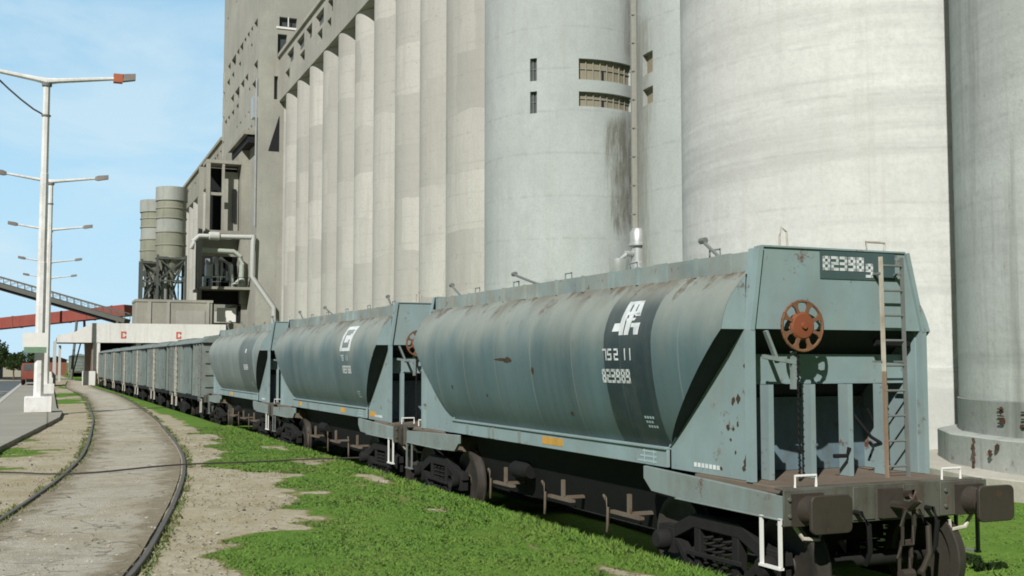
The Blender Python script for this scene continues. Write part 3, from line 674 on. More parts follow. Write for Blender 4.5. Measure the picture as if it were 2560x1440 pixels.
    # side sills with marks
    for sg in (1, -1):
        ss = MB(); y0, y1 = sorted((sg*1.075, sg*1.115)); ss.box(1.5, BL-1.5, y0, y1, 1.25, 1.44)
        ss.box(1.5, BL-1.5, *sorted((sg*1.05, sg*1.14)), 1.441, 1.468)
        so_ = ss.build('side_sill', m_plate, root, bevel=.005)
        if sg > 0:
            for x in (7.5, 6.6, 6.45, 5.5): 
                MB().box(x-.12, x-.02, 1.112, 1.122, 1.26, 1.435).build('sill_stiffener', m_plate_old, so_)
            for x0, w in yellow: MB().box(x0, x0+w, *((1.114, 1.119) if x0 > 1.5 else (1.058, 1.0625)), 1.30, 1.40).build('yellow_marking', m_yellow, so_)
            mk = MB()
            for k in range(3): mk.box(1.72, 2.12 - .05*k, 1.1155, 1.119, 1.28+.055*k, 1.30+.055*k)
            for x in (1.76, 1.96): mk.box(x, x+.02, 1.1195, 1.122, 1.27, 1.42)
            mk.build('sill_lettering', m_fade, so_)
    # hoppers, outlets and gate handles below
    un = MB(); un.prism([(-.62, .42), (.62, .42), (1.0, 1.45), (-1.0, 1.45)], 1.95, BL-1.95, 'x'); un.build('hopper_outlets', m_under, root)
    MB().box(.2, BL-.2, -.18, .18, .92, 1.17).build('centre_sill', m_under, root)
    for x in (2.55, 4.3, 6.2):
        gh = MB(); gh.bar((x-.3, 1.0, .60), (x+.42, 1.0, .60), .07, .035); gh.bar((x-.02, 1.0, .61), (x-.02, 1.0, .85), .05, .04, up=(0, 1, 0)); gh.bar((x-.02, .6, .62), (x-.02, 1.0, .62), .05, .04)
        gh.tube([(x+.52, 1.05, .78), (x+.42, 1.08, .76), (x+.36, 1.08, .66), (x+.37, 1.08, .45), (x+.42, 1.06, .36)], .018, 6)
        gh.build('gate_handle', m_handle, root)
    MB().lathe([(0, -.3), (.10, -.3), (.13, -.2), (.13, .2), (.10, .3), (0, .3)], (6.0, .8, .82), 'x', 14).build('air_reservoir', m_under, root)
    # lettering on the barrel
    def on_shell(x, z, lift=.004): return (x, sec_w(z) + lift, z)
    def patch(mbb, x0, x1, z0, z1, lift=.004, nz=3):
        zs = [z0 + (z1-z0)*k/nz for k in range(nz+1)]; mbb.grid(lambda x, z: on_shell(x, z, lift), [x0, x1], zs)
    lt = MB(); em = MB()
    def digits(text, xs, z0, h, wch, k=.17):
        for ch_, x in zip(text, xs):
            for a_, b_, c_, d_ in seg_rects(ch_, wch / h, k): patch(lt, x - .07 - a_*h, x - .07 - b_*h, z0 + c_*h, z0 + d_*h)
    if logo == 'slant':
        # leaning bars and two wings, as stencilled on the dark band
        def strip(p0, p1, w0, w1, nz=5):
            V = []
            for k in range(nz+1):
                x, z, w = p0[0]+(p1[0]-p0[0])*k/nz, p0[1]+(p1[1]-p0[1])*k/nz, w0+(w1-w0)*k/nz; V += [on_shell(x, z, .005), on_shell(x - w, z, .005)]
            em.add([(x - .07, y, z) for x, y, z in V], [(2*k, 2*k+1, 2*k+3, 2*k+2) for k in range(nz)])
        strip((2.246, 2.89), (2.225, 3.085), .12, .11); strip((2.09, 2.89), (2.08, 3.085), .10, .09); strip((1.955, 2.91), (1.975, 3.085), .12, .09)
        strip((2.112, 3.045), (2.112, 3.085), .23, .23, 2); strip((2.12, 2.925), (2.125, 2.965), .27, .26, 2); strip((2.12, 2.86), (2.13, 2.89), .18, .22, 2)
        strip((2.23, 2.70), (2.245, 2.89), .095, .105); strip((2.115, 2.70), (2.11, 2.86), .10, .12)
        strip((2.404, 2.745), (2.37, 2.838), .17, .13, 3); strip((1.99, 2.785), (1.987, 2.832), .19, .20, 2); strip((1.90, 2.70), (1.92, 2.785), .10, .12, 2)
    elif logo == 'framed':
        x0, x1, z0, z1 = 1.95, 2.75, 2.62, 3.14
        patch(em, x0, x1, z0, z0+.07); patch(em, x0, x1, z1-.07, z1); patch(em, x0, x0+.15, z0+.07, z1-.07); patch(em, x1-.15, x1, z0+.07, z1-.07); patch(em, 2.2, 2.5, 2.80, 2.95)
        patch(em, 2.1, 2.2, 2.86, 2.98)
    else:
        patch(em, 2.1, 2.3, 2.66, 2.78)
    em.build('emblem', m_letter, root, recalc=False, smooth=50)
    if logo == 'slant':
        for tx_, xs_ in (('75', (2.62, 2.50)), ('2', (2.345,)), ('11', (2.18, 2.06))):
            lt = MB(); digits(tx_, xs_, 2.415, .135, .10); lt.build('date_lettering', m_letter, root, recalc=False, smooth=50)
        lt = MB()
    elif logo == 'framed':
        digits('75', (2.74, 2.62), 2.42, .12, .1); lt.build('date_lettering', m_letter, root, recalc=False, smooth=50); lt = MB(); digits('11', (2.4, 2.3), 2.42, .12, .09)
    if lt.v: lt.build('date_lettering', m_letter, root, recalc=False, smooth=50)
    lt = MB(); digits(number, [2.665 - .112*k for k in range(6)], 2.155, .16, .098, .20)
    lt.build('number_lettering', m_letter, root, recalc=False, smooth=50)
    sm = MB()
    for k in range(3):
        for j in range(4 - (k == 1)): zz = 1.80 - .05*k; x = 1.80 - .055*j - .015*k; sm.grid(lambda x_, z_: on_shell(x_, z_), [x, x-.04], [zz, zz-.028])
    sm.build('small_lettering', m_fade, root, recalc=False)
    gl = MB()
    for k in range(7): gl.box(1.0 - .07*k, 1.0 - .07*k + .045, 1.0605, 1.064, 1.30, 1.345)
    gl.build('gusset_lettering', m_letter, root)
    if index == 0:                                                  # rusted-through patches on the near gusset plate
        rg = random.Random(4); m_hole = flat('rust_hole', (.06, .038, .025), .9, var=.6)
        for x, z, r in ((.33, 2.01, .035), (.24, 2.03, .04), (.42, 1.74, .03), (.33, 1.73, .02), (.26, 1.78, .02), (.38, 1.62, .02), (.12, 1.42, .05), (.16, 1.36, .03), (.3, 1.5, .015), (.10, 2.36, .045), (.55, 1.32, .02)):
            pts = [(x + r*rg.uniform(.5, 1.2)*math.cos(a_), z + r*rg.uniform(.6, 1.5)*math.sin(a_)) for a_ in np.linspace(0, 6.28, 10)[:-1]]
            MB().prism(pts, 1.0595, 1.0625, 'y').build('rust_patch', m_hole, root)
        for x, z, rx_, rz_ in ((5.35, 2.42, .16, .05), (5.6, 2.43, .30, .022), (4.55, 2.28, .05, .05), (7.7, 2.0, .04, .05), (3.6, 1.75, .05, .03), (6.3, 1.9, .03, .03)):
            pts = [on_shell(x + rx_*rg.uniform(.5, 1.1)*math.cos(a_), z + rz_*rg.uniform(.5, 1.1)*math.sin(a_), .004) for a_ in np.linspace(0, 6.28, 12)[:-1]]
            MB().add(pts, [tuple(range(11))]).build('rust_patch', m_hole, root, recalc=False)
    # number board on the end plate
    pb_ = MB(); pb_.box(-.021, -.013, -.73, .235, 3.235, 3.535); pbo = pb_.build('number_board', m_panel, root)
    nd = MB()
    def dig(ch_, y, z0, h=.145, w=.092):
        for a_, b_, c_, d_ in seg_rects(ch_, w / h, .20): nd.box(-.0255, -.0215, y - b_*h, y - a_*h, z0 + c_*h, z0 + d_*h)
    for k, ch_ in enumerate(number[:5]): dig(ch_, .205 - .108*k, 3.32)
    dig(number[5], -.345, 3.26); nd.build('board_lettering', m_letter, pbo)
    return root
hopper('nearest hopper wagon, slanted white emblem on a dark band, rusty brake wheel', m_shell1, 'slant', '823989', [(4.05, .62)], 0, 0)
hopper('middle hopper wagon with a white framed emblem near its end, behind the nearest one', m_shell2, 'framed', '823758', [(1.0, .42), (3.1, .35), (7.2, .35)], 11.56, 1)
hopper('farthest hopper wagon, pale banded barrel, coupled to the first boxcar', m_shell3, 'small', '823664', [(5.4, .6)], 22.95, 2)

# ------------------------------------------------------------------ boxcars
m_box = paint('boxcar_paint', (.18, .215, .20), dirt=(.15, .14, .11), dirty=.5, rust=.25, var=.22)
m_boxd = paint('boxcar_door_paint', (.15, .195, .19), dirt=(.14, .13, .10), dirty=.5, rust=.25, var=.2)
def boxcar():
    r = empty('boxcar', (0, 0, 0), 0)
    Lb = 7.75; hw = 1.22; z0, z1 = 1.06, 3.12
    b = MB(); b.box(0, Lb, -hw, hw, z0, z1)
    for k in range(11):
        x = .05 + k * (Lb - .1) / 10
        if 2.95 < x < 4.8: continue
        for sg in (1, -1): b.box(x-.05, x+.05, *sorted((sg*hw, sg*(hw+.06))), z0+.02, z1-.02)
    for sg in (1, -1):
        for z in (1.75, 2.45): b.box(.1, Lb-.1, *sorted((sg*hw, sg*(hw+.02))), z, z+.03)
    for z in (1.5, 1.95, 2.4, 2.85):
        for x in (0, Lb): b.box(x-.05, x+.05, -hw+.05, hw-.05, z-.06, z+.06)
    b.build('body', m_box, r, smooth=20)
    rf = MB(); pr = [(-hw-.1, z1)] + [((hw+.1) * math.sin(R(a_)) , z1 + .30 * math.cos(R(a_))) for a_ in range(-80, 81, 16)] + [(hw+.1, z1)]
    rf.prism(pr, -.12, Lb+.12, 'x'); rf.box(1, Lb-1, -.25, .25, z1+.31, z1+.36); rf.build('roof', m_box, r, smooth=30)
    for sg in (1, -1):
        d = MB(); d.box(3.0, 4.72, *sorted((sg*(hw+.022), sg*(hw+.09))), z0+.06, z1-.10)
        for x in (3.05, 3.86, 4.67): d.box(x-.04, x+.04, *sorted((sg*(hw+.09), sg*(hw+.115))), z0+.06, z1-.12)
        do = d.build('door', m_boxd, r); h = MB(); h.box(2.6, 5.4, *sorted((sg*(hw+.02), sg*(hw+.14))), z1-.09, z1-.03); h.build('door_rail', m_under, do)
        h = MB(); h.box(3.3, 3.36, *sorted((sg*(hw+.1), sg*(hw+.16))), 1.6, 2.1); h.build('handle', m_grip, do)
        for x0 in (.12, Lb-.55):
            la = MB(); y = sg*(hw+.10)
            for x in (x0, x0+.42): la.bar((x, y, .9), (x, y, 3.05), .05, .025, up=(0, 1, 0))
            for k in range(8): la.tube([(x0, y, 1.0+.27*k), (x0+.42, y, 1.0+.27*k)], .022, 6)
            la.build('ladder', m_rusty_white if x0 > 1 else m_grip, r)
    sl = MB()
    for sg in (1, -1): sl.box(-.02, Lb+.02, *sorted((sg*(hw-.1), sg*(hw+.03))), .92, 1.055)
    sl.box(-.1, Lb+.1, -.2, .2, .8, 1.05); sl.box(2, 5.6, -.7, .7, .5, .9); sl.build('underframe', m_under, r)
    for x, sg_ in ((-.05, -1), (Lb+.05, 1)):
        h = MB(); h.box(x-.06, x+.06, -1.2, 1.2, .88, 1.15); h.build('headstock', m_head, r)
        for y in (.98, -.98): MB().lathe([(0, sg_*.40), (.2, sg_*.40), (.2, sg_*.36), (.09, sg_*.33), (.1, 0)], (x, y, 1.02), 'x', 14).build('buffer', m_buffer, r)
    for cx in (1.25, Lb-1.25):
        bg_ = MB(); bg_.box(cx-.2, cx+.2, -.95, .95, .5, .8)
        for wx in (cx-.85, cx+.85): bg_.lathe([(0, -1.02), (.07, -1.02), (.07, 1.02), (0, 1.02)], (wx, 0, .47), 'y', 10)
        for sg in (1, -1):
            y0, y1 = sorted((sg*.94, sg*1.06)); bg_.prism([(cx-1.05, .42), (cx-1.05, .62), (cx-.35, .78), (cx+.35, .78), (cx+1.05, .62), (cx+1.05, .42), (cx+.7, .42), (cx+.35, .2), (cx-.35, .2), (cx-.7, .42)], y0, y1, 'y')
            for wx in (cx-.85, cx+.85): bg_.box(wx-.13, wx+.13, *sorted((sg*1.06, sg*1.16)), .36, .60)
        bo = bg_.build('bogie', m_bogie, r)
        for wx in (cx-.85, cx+.85):
            for sg in (1, -1):
                MB().lathe([(0, sg*.78), (.46, sg*.78), (.5, sg*.76), (.5, sg*.80), (.47, sg*.90), (.40, sg*.90), (.36, sg*.86), (0, sg*.88)], (wx, 0, .47), 'y', 24).build('wheel', m_wheel, bo)
    for x in (.1, Lb-.4):
        st = MB(); st.bar((x, 1.26, 1.0), (x, 1.26, .5), .04, .03, up=(0, 1, 0)); st.bar((x+.3, 1.26, 1.0), (x+.3, 1.26, .5), .04, .03, up=(0, 1, 0)); st.bar((x, 1.26, .5), (x+.3, 1.26, .5), .06, .03); st.build('step', m_rusty_white, r)
    return r
BOXL = ['first grey boxcar, coupled to the farthest hopper wagon', 'second grey boxcar in the row counted from the hopper wagons', 'third grey boxcar in the row counted from the hopper wagons', 'fourth grey boxcar in the row counted from the hopper wagons',
        'fifth grey boxcar in the row counted from the hopper wagons', 'sixth grey boxcar, the last one standing outside the white gate', 'dark boxcar standing in the shade under the white gate']
proto = boxcar()
for i, lb in enumerate(BOXL):
    o = proto if i == 0 else copy_tree(proto)
    o.location = tr(34.35 + 8.72 * i, 0, 0); o.rotation_euler = (0, 0, RZ_T)
    tag(o, lb, 'boxcar', 'grey boxcars of the train')

# ------------------------------------------------------------------ silos
SDX = tuple(Bd)
m_silo_white = concrete('pale_silo_concrete', (.62, .63, .60), .12, (.42, .41, .36), .4, lift=.5, rings=1.15)
m_silo_grey = concrete('weathered_grey_concrete', (.60, .62, .58), .22, (.17, .175, .145), .65, lift=.40, spots=.3, rings=1.3)
m_silo_blue = concrete('painted_silo_concrete', (.42, .455, .445), .10, (.34, .33, .28), .4, spots=.1,
    stain=[(tuple(Sd), 26.5, 29.2, 9.2, 15.0, (.12, .11, .08), .85), (tuple(Sd), 27.6, 29.2, 18.2, 21.5, (.17, .155, .115), .6)], rings=2.2)
m_silo_side = concrete('stained_silo_concrete', (.42, .455, .445), .10, (.34, .33, .28), .4, spots=.1, stain=[(tuple(Bd), 48.9, 50.6, 7, 20, (.21, .20, .155), .6)], rings=2.2)
m_silo_beige = concrete('poured_silo_concrete', (.455, .45, .41), .2, (.32, .30, .25), .5, panel=(2.72, 3.4), spots=.35, rings=1.7, objvar=.55)
m_tower = concrete('tower_concrete', (.37, .37, .325), .2, (.22, .20, .15), .5, spots=.3)
m_old = concrete('old_concrete', (.33, .325, .275), .28, (.17, .15, .10), .6, spots=.4)
m_glass = flat('dusty_glass', (.06, .07, .07), .35, var=.4, spec=.5)
m_louvre = flat('louvre_panel', (.25, .225, .16), .8, var=.2)
m_rusted = flat('exposed_rusty_steel', (.075, .04, .024), .9, var=.5)
def cyl_fn(c, r): return lambda th, z: (c[0] + r*math.cos(R(th)), c[1] + r*math.sin(R(th)), z)
def wall_cuts(lo, hi, step, extra):
    s = set(np.round(np.arange(lo, hi + 1e-6, step), 4).tolist()) | {hi}
    for e in extra: s.add(round(e, 4))
    return sorted(x for x in s if lo - 1e-6 <= x <= hi + 1e-6)
def opening_wall(mb, fn, us, vs, ops, inner):
    mb.grid(fn, us, vs, skip=lambda u, v: any(a <= u <= b and c <= v <= d for a, b, c, d in ops))
    for a, b, c, d in ops:                       # reveals
        uu = [u for u in us if a - 1e-6 <= u <= b + 1e-6]
        for u0, u1 in zip(uu, uu[1:]):
            for v in (c, d): mb.add([fn(u0, v), fn(u1, v), inner(u1, v), inner(u0, v)], [(0,1,2,3)])
        for u in (a, b): mb.add([fn(u, c), fn(u, d), inner(u, d), inner(u, c)], [(0,1,2,3)])
# A: grey silo at the right edge
A = empty('concrete_silo', bl(12.9, 18.76), RZ_B, 'weathered grey silo with broken stepped plinth at right edge', 'silo')
MB().lathe([(4.5, 1.76), (4.5, 41), (0, 41)], n=96).build('silo_wall', m_silo_grey, A)
pl = MB(); pl.lathe([(4.53, .2), (4.53, 1.75), (4.46, 1.765)], n=96)
m_sbase = concrete('stained_base_concrete', (.33, .35, .32), .3, (.13, .135, .11), .8, spots=.8)
pl.build('silo_base', m_sbase, A)
MB().lathe([(4.50, 1.19), (4.86, 1.17), (4.89, 1.15), (4.89, .2)], n=18, a0=4, a1=364).build('upper_step', concrete('step_concrete', (.38, .40, .37), .25, (.17, .165, .13), .8, spots=.6), A, smooth=20)
MB().lathe([(4.80, .66), (5.42, .63), (5.44, .61), (5.44, .2)], n=18, a0=4, a1=364).build('lower_step', concrete('slab_concrete', (.46, .44, .38), .15, (.3, .27, .2), .5), A, smooth=20)
sp = MB(); rg = random.Random(8)
for th, z in ((77.5, 1.62), (78, 1.45), (85.5, 1.5), (84, 1.38), (90, 1.5), (80, .95), (82, 1.05), (88, 1.3)):
    r0 = 4.54 if z > 1.18 else 4.90
    P = [(r0*math.cos(R(th + rg.uniform(.3, 1.1)*math.cos(a_))), r0*math.sin(R(th + rg.uniform(.3, 1.1)*math.cos(a_))), z + rg.uniform(.02, .07)*math.sin(a_)) for a_ in np.linspace(0, 6.28, 10)[:-1]]
    Q = [(x*1.002, y*1.002, zz) for x, y, zz in P]; n = len(P); sp.add(P + Q, [tuple(range(n, 2*n))] + [(i, (i+1) % n, n+(i+1) % n, n+i) for i in range(n)])
for th in (74, 76.5):
    for k in range(5): z = .66 + .10*k; P = [(4.90*math.cos(R(th+rg.uniform(0, 1))), 4.90*math.sin(R(th+rg.uniform(0, 1))), z), (4.905*math.cos(R(th+.6)), 4.905*math.sin(R(th+.6)), z+.09)]; sp.tube(P, .022, 6) if th < 75 else None
for z in (1.63, 1.52, 1.40):
    sp.tube([(4.56*math.cos(R(a_)), 4.56*math.sin(R(a_)), z) for a_ in (76.6, 77.5, 78.6)], .014, 5); sp.tube([(4.56*math.cos(R(a_)), 4.56*math.sin(R(a_)), z - .03) for a_ in (84, 86, 88, 91)], .014, 5)
sp.build('exposed_reinforcement', m_rusted, A)
# B: bright pale silo
B_ = empty('concrete_silo', bl(21.95, 18.5), RZ_B, 'bright pale silo, the broad one behind the nearest hopper wagon', 'silo')
MB().lathe([(4.5, 2.27), (4.5, 41), (0, 41)], n=96).build('silo_wall', m_silo_white, B_)
MB().lathe([(4.58, .1), (4.58, 2.25), (4.45, 2.275)], n=96).build('silo_base', m_silo_white, B_)
db = MB(); f1 = cyl_fn((0, 0), 4.60); db.grid(lambda u, v: f1(u, v), [149.5, 150.5, 151.5, 152.6], [.5, 1.3, 1.98]); db.build('door', flat('blue_door', (.30, .38, .42), .6), B_, recalc=False)
db = MB(); f1 = cyl_fn((0, 0), 4.63); 
db.grid(lambda u, v: f1(u, v), [148.9, 150.5, 153.0], [1.98, 2.12]); db.build('door_lintel', m_black, B_, recalc=False)
# C and the one behind it: painted silos with louvred openings
C_ = empty('concrete_silo', bl(55.7, -(-26.2)), RZ_B, 'blue grey painted silo with two small windows and two long louvres', 'silo')
C_.location = bl(55.7, 26.2)
ops = [(130.6, 135.6, 16.95, 18.15), (130.6, 135.6, 15.25, 16.4), (163.6, 206, 16.95, 18.05), (163.6, 206, 15.55, 16.32)]
us = wall_cuts(0, 360, 3, [o_[k] for o_ in ops for k in (0, 1)]); vs = wall_cuts(0, 39, 3, [o_[k] for o_ in ops for k in (2, 3)])
f0, f1 = cyl_fn((0, 0), 4.5), cyl_fn((0, 0), 4.2)
mb = MB(); opening_wall(mb, f0, us, vs, ops, f1); mb.lathe([(4.5, 39), (0, 39)], n=60); mb.build('silo_wall', m_silo_blue, C_, smooth=30)
for a_, b_, c_, d_ in ops:
    small = b_ - a_ < 10
    uu = [a_ + (b_-a_)*k/8 for k in range(9)]; q = MB(); f2 = cyl_fn((0, 0), 4.28); q.grid(lambda u, v: f2(u, v), uu, [c_, d_]); f3 = cyl_fn((0, 0), 4.31)
    wo_ = q.build('window' if small else 'louvre', m_glass if small else m_louvre, C_, recalc=False)
    q = MB(); zc = (c_ + d_) / 2
    for u in (uu[2:7:4] if small else uu[1:8]): q.tube([f3(u, c_), f3(u, d_)], .035, 5)
    q.tube([f3(u, zc + .05) for u in uu], .03, 5); q.build('glazing_bar', m_old if not small else m_grip, wo_)
    if not small: MB().grid(lambda u, v: f3(u, v), [a_ + (b_-a_)*.40, a_ + (b_-a_)*.44], [c_, zc]).build('missing_pane', m_black, wo_, recalc=False)
E_ = empty('concrete_silo', bl(48.97, 32.18), RZ_B, 'blue grey stained silo squeezed between the louvred silo and the pale silo', 'silo')
ops = [(81, 95, 16.95, 18.05), (81, 95, 15.4, 16.25)]
us = wall_cuts(0, 360, 3, [o_[k] for o_ in ops for k in (0, 1)]); vs = wall_cuts(0, 39, 3, [o_[k] for o_ in ops for k in (2, 3)])
mb = MB(); opening_wall(mb, f0, us, vs, ops, f1); mb.lathe([(4.5, 39), (0, 39)], n=60); mb.build('silo_wall', m_silo_side, E_, smooth=30)
for a_, b_, c_, d_ in ops:
    q = MB(); f2 = cyl_fn((0, 0), 4.26); q.grid(lambda u, v: f2(u, v), [a_ + (b_-a_)*k/6 for k in range(7)], [c_, d_]); q.build('louvre', m_louvre, E_, recalc=False)
# pipe in the groove, with the silver vent
P0 = bl(50.95, 27.95)
pe = empty('vent_pipe', P0, RZ_B, 'tall grey vent pipe with silver cap in the groove between the painted silos', 'pipe')
m_galv = flat('galvanised_steel', (.50, .52, .52), .42, .55, var=.2, scale=2)
m_pipe = flat('grey_pipe', (.25, .25, .22), .75, var=.2)
q = MB(); q.tube([(0, 0, 9), (0, 0, 39)], .21, 10); q.tube([(.1, -.42, 5), (.1, -.42, 36)], .07, 8)
for z in np.arange(10, 39, 1.5): q.box(-.2, .2, -.62, .2, z, z+.06)
q.build('riser', m_pipe, pe)
q = MB(); q.lathe([(.0, 9.25), (.28, 9.22), (.42, 9.0), (.42, 8.45), (.5, 8.42), (.5, 8.32), (.34, 8.3), (.34, 7.5), (.40, 7.45), (.40, 5.5)], (-.55, .18, 0), 'z', 24); q.build('cap', m_galv, pe)
q = MB(); q.tube([(-.6, .5, 7.9), (-.6, .95, 7.9), (-.6, 1.25, 7.5), (-.6, 1.25, 6)], .16, 10); q.tube([(-.7, -.1, 8.0), (-.7, -.8, 7.5), (-.7, -1.6, 7.1)], .12, 8); q.lathe([(.5, 7.6), (.5, 7.2), (.3, 6.4)], (-.6, 1.3, 0), 'z', 14); q.build('duct', m_galv, pe)

# D: fluted row with roof gallery
SD, RD, PD = 21.0, 2.72, 5.44
row = empty('grain_elevator', bl(0, 0), RZ_B, 'long beige elevator row of narrow silos under a windowed roof gallery', 'grain elevator')
def half_cyl(mb, a, s, r, z0, z1, n=48): mb.lathe([(r, z0), (r, z1)], (a, -s, 0), 'z', n)
MB().lathe([(4.6, 0), (4.6, 28.78)], (60.2, -(SD + 4.6), 0), 'z', 72).build('silo', m_silo_beige, row)
for k in range(10):
    mb = MB(); half_cyl(mb, 65.6 + PD*k if k else 65.6, SD + RD, RD, 0, 28.78); mb.build('silo', m_silo_beige, row)
def lit_openings(a0, a1, z0, z1, rows, seed, sc=1.0):
    rg = random.Random(seed); out = []
    for zc, h, gap, wlo, whi, p in rows:
        a = a0 + rg.uniform(.5, 1.5)
        while a < a1 - whi - .4:
            w = rg.uniform(wlo, whi)
            if rg.random() < p: out.append((round(a, 3), round(a + w, 3), zc - h/2, zc + h/2))
            a += w + rg.uniform(gap*.6, gap*1.4)
    return out
def flat_wall(name, mat, parent, a0, a1, z0, z1, s, ops, depth=.35, pane=None, axis='a'):
    fn = (lambda u, v: (u, -s, v)) if axis == 'a' else (lambda u, v: (s, -u, v))
    dd = depth
    inn = (lambda u, v: (u, -s - dd, v)) if axis == 'a' else (lambda u, v: (s + dd, -u, v))
    us = wall_cuts(a0, a1, 50, [o_[k] for o_ in ops for k in (0, 1)]); vs = wall_cuts(z0, z1, 50, [o_[k] for o_ in ops for k in (2, 3)])
    mb = MB(); opening_wall(mb, fn, us, vs, ops, inn); w = mb.build(name, mat, parent, smooth=0)
    for o_ in ops:
        p = MB(); p.add([inn(o_[0]+.003, o_[2]+.003), inn(o_[1]-.003, o_[2]+.003), inn(o_[1]-.003, o_[3]-.003), inn(o_[0]+.003, o_[3]-.003)], [(0,1,2,3)]); p.build('window', pane or m_glass, w, smooth=0, recalc=False)
    return w
gal_ops = lit_openings(56, 112.5, 28.8, 33.3, [(32.0, 1.3, 1.1, 1.4, 3.4, .75), (30.5, 1.0, 1.8, 1.0, 2.2, .6)], 5)
flat_wall('gallery', m_tower, row, 55, 112.9, 28.8, 33.3, SD - .04, gal_ops)
q = MB(); q.add([(55, -SD+.04, 28.8), (112.9, -SD+.04, 28.8), (112.9, -30, 28.8), (55, -30, 28.8)], [(0,1,2,3)]); q.add([(55, -SD+.04, 28.8), (55, -SD+.04, 33.3), (55, -30, 33.3), (55, -30, 28.8)], [(0,1,2,3)])
q.build('gallery_floor', m_tower, row, smooth=0, recalc=False)
q = MB(); q.box(54.8, 112.9, -30.2, -SD + .25, 33.303, 33.65); q.build('roof', m_tower, row, smooth=0)
# tower
tw = empty('elevator_tower', bl(0, 0), RZ_B, 'tall concrete headhouse tower with rows of small dark windows', 'tower')
TS = 18.9
trows = [(36.95, 1.25, .7, 1.2, 3.4, .85), (35.3, 1.0, 1.5, .8, 2.4, .7), (32.5, 1.3, .9, 1.2, 3.2, .8), (30.8, 1.0, 1.2, .9, 2.6, .7), (43.5, .5, 2.8, .4, .8, .5), (28.6, .5, 2.4, .5, .9, .5), (26.7, .6, .9, .8, 1.6, .8)]
t_ops = lit_openings(113.2, 138.5, 20, 50, trows, 9)
flat_wall('side_wall', m_tower, tw, 113, 138.5, 0, 56, TS, t_ops)
flat_wall('end_wall', m_tower, tw, TS, 34, 0, 56, 113, [(20.9, 22.7, 36.6, 37.6), (20.75, 21.7, 33.3, 35.8), (20.45, 20.85, 29.0, 31.4)], .4, axis='s')
q = MB(); q.box(113, 138.5, -34, -TS-.02, 56.003, 56.5); q.add([(138.5, -TS, 0), (138.5, -TS, 56), (138.5, -34, 56), (138.5, -34, 0)], [(0,1,2,3)]); q.build('roof', m_tower, tw, smooth=0)
q = MB(); q.box(112.9, 112.997, -22.9, -20.6, 36.35, 36.55); q.box(112.93, 112.997, -21.85, -21.75, 36.6, 37.6); q.build('window_sill', m_white, tw)
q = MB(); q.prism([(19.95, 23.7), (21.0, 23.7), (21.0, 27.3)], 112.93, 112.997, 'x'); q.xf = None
q.v = [(x, -y, z) for x, y, z in q.v]; q.build('recess_shade', m_black, tw)  # raised black triangle paints the shade of a recess
# canopy on the tower's side wall, drain pipe and balcony
q = MB(); q.box(113.4, 124.5, -TS + .002, -TS + 1.3, 25.3, 25.75); q.build('canopy', m_old, tw); 
q = MB(); q.box(113.6, 124.3, -TS + .003, -TS + .9, 24.5, 25.298); q.build('canopy_shade', m_black, tw)  # solid black block stands in for shade under the canopy
q = MB(); q.tube([(113.15, -TS + .16, 31), (113.15, -TS + .16, 16)], .10, 8); q.box(113.1, 114.4, -TS + .003, -TS + .5, 27.0, 29.2); q.build('drain_pipe', m_galv, tw)
for x_ in range(6):
    q = MB(); q.box(137.2 - .001*x_, 137.5, -TS + .004, -TS + .18, 20 + 3*x_, 22.4 + 3*x_); q.build('wall_pier', m_tower, tw)
# second row beyond the tower
row2 = empty('grain_elevator', bl(0, 0), RZ_B, 'farther elevator row beyond the tower, lower and stepped in the distance', 'grain elevator')
for k in range(8):
    mb = MB(); half_cyl(mb, 141.5 + PD*k, 19.0 + RD, RD, 0, 25.8, 32); mb.build('silo', m_silo_beige, row2)
flat_wall('gallery', m_old, row2, 138.6, 184, 25.8, 29.4, 18.96, lit_openings(139, 183, 26, 29, [(28, .8, 1.6, .8, 1.4, .6)], 3))
q = MB(); q.box(138.6, 184, -28, -18.7, 29.403, 29.8); q.add([(138.6, -18.96, 25.8), (184, -18.96, 25.8), (184, -28, 25.8), (138.6, -28, 25.8)], [(0,1,2,3)]); q.build('roof', m_old, row2, smooth=0)
# annex in front of the tower: frame, machine floor, platform
an = empty('loading_annex', bl(0, 0), RZ_B, 'open concrete annex with dark machine floor against the tower foot', 'annex')
q = MB()
def AB(s0, s1, z0, z1, a0=118.0, a1=121.0): q.box(a0, a1, -s1, -s0, z0, z1)
AB(14.55, 14.95, 15.6, 23.0, 118, 118.4); AB(16.15, 16.4, 15.6, 23.0, 118.02, 118.4); AB(14.55, 18.1, 22.95, 23.3, 117.98, 121); AB(14.55, 18.1, 15.6, 15.95, 117.98, 121); AB(14.9, 16.2, 19.6, 19.9, 118.1, 118.5)
q.build('frame', m_old, an)
q = MB(); AB(16.4, 18.0, 16.0, 22.3, 119.3, 119.7); q.build('back_panel', m_tower, an)
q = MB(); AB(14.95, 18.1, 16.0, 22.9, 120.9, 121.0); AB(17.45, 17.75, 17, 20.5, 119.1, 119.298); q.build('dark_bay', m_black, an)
q = MB(); AB(18.1, 18.898, 8.4, 26, 118, 137); AB(13.9, 14.3, 6, 22.5, 118.3, 119); AB(14.3, 18.1, 13.4, 15.2, 119.5, 120)
q.build('annex_wall', m_old, an)
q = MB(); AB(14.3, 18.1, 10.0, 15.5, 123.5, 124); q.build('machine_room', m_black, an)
q = MB(); rg = random.Random(2)
for k in range(11):
    s0 = 14.6 + rg.random()*2.6; z0 = 10.1 + rg.random()*1.4; AB(s0, s0 + rg.uniform(.12, .5), z0, z0 + rg.uniform(.6, 2.4), 119.5 + rg.random()*2, 122)
q.tube([(119.2, -17.5, 10.1), (119.2, -17.3, 12.5), (119.4, -16.2, 13.2)], .25, 8); q.build('machinery', m_galv, an)
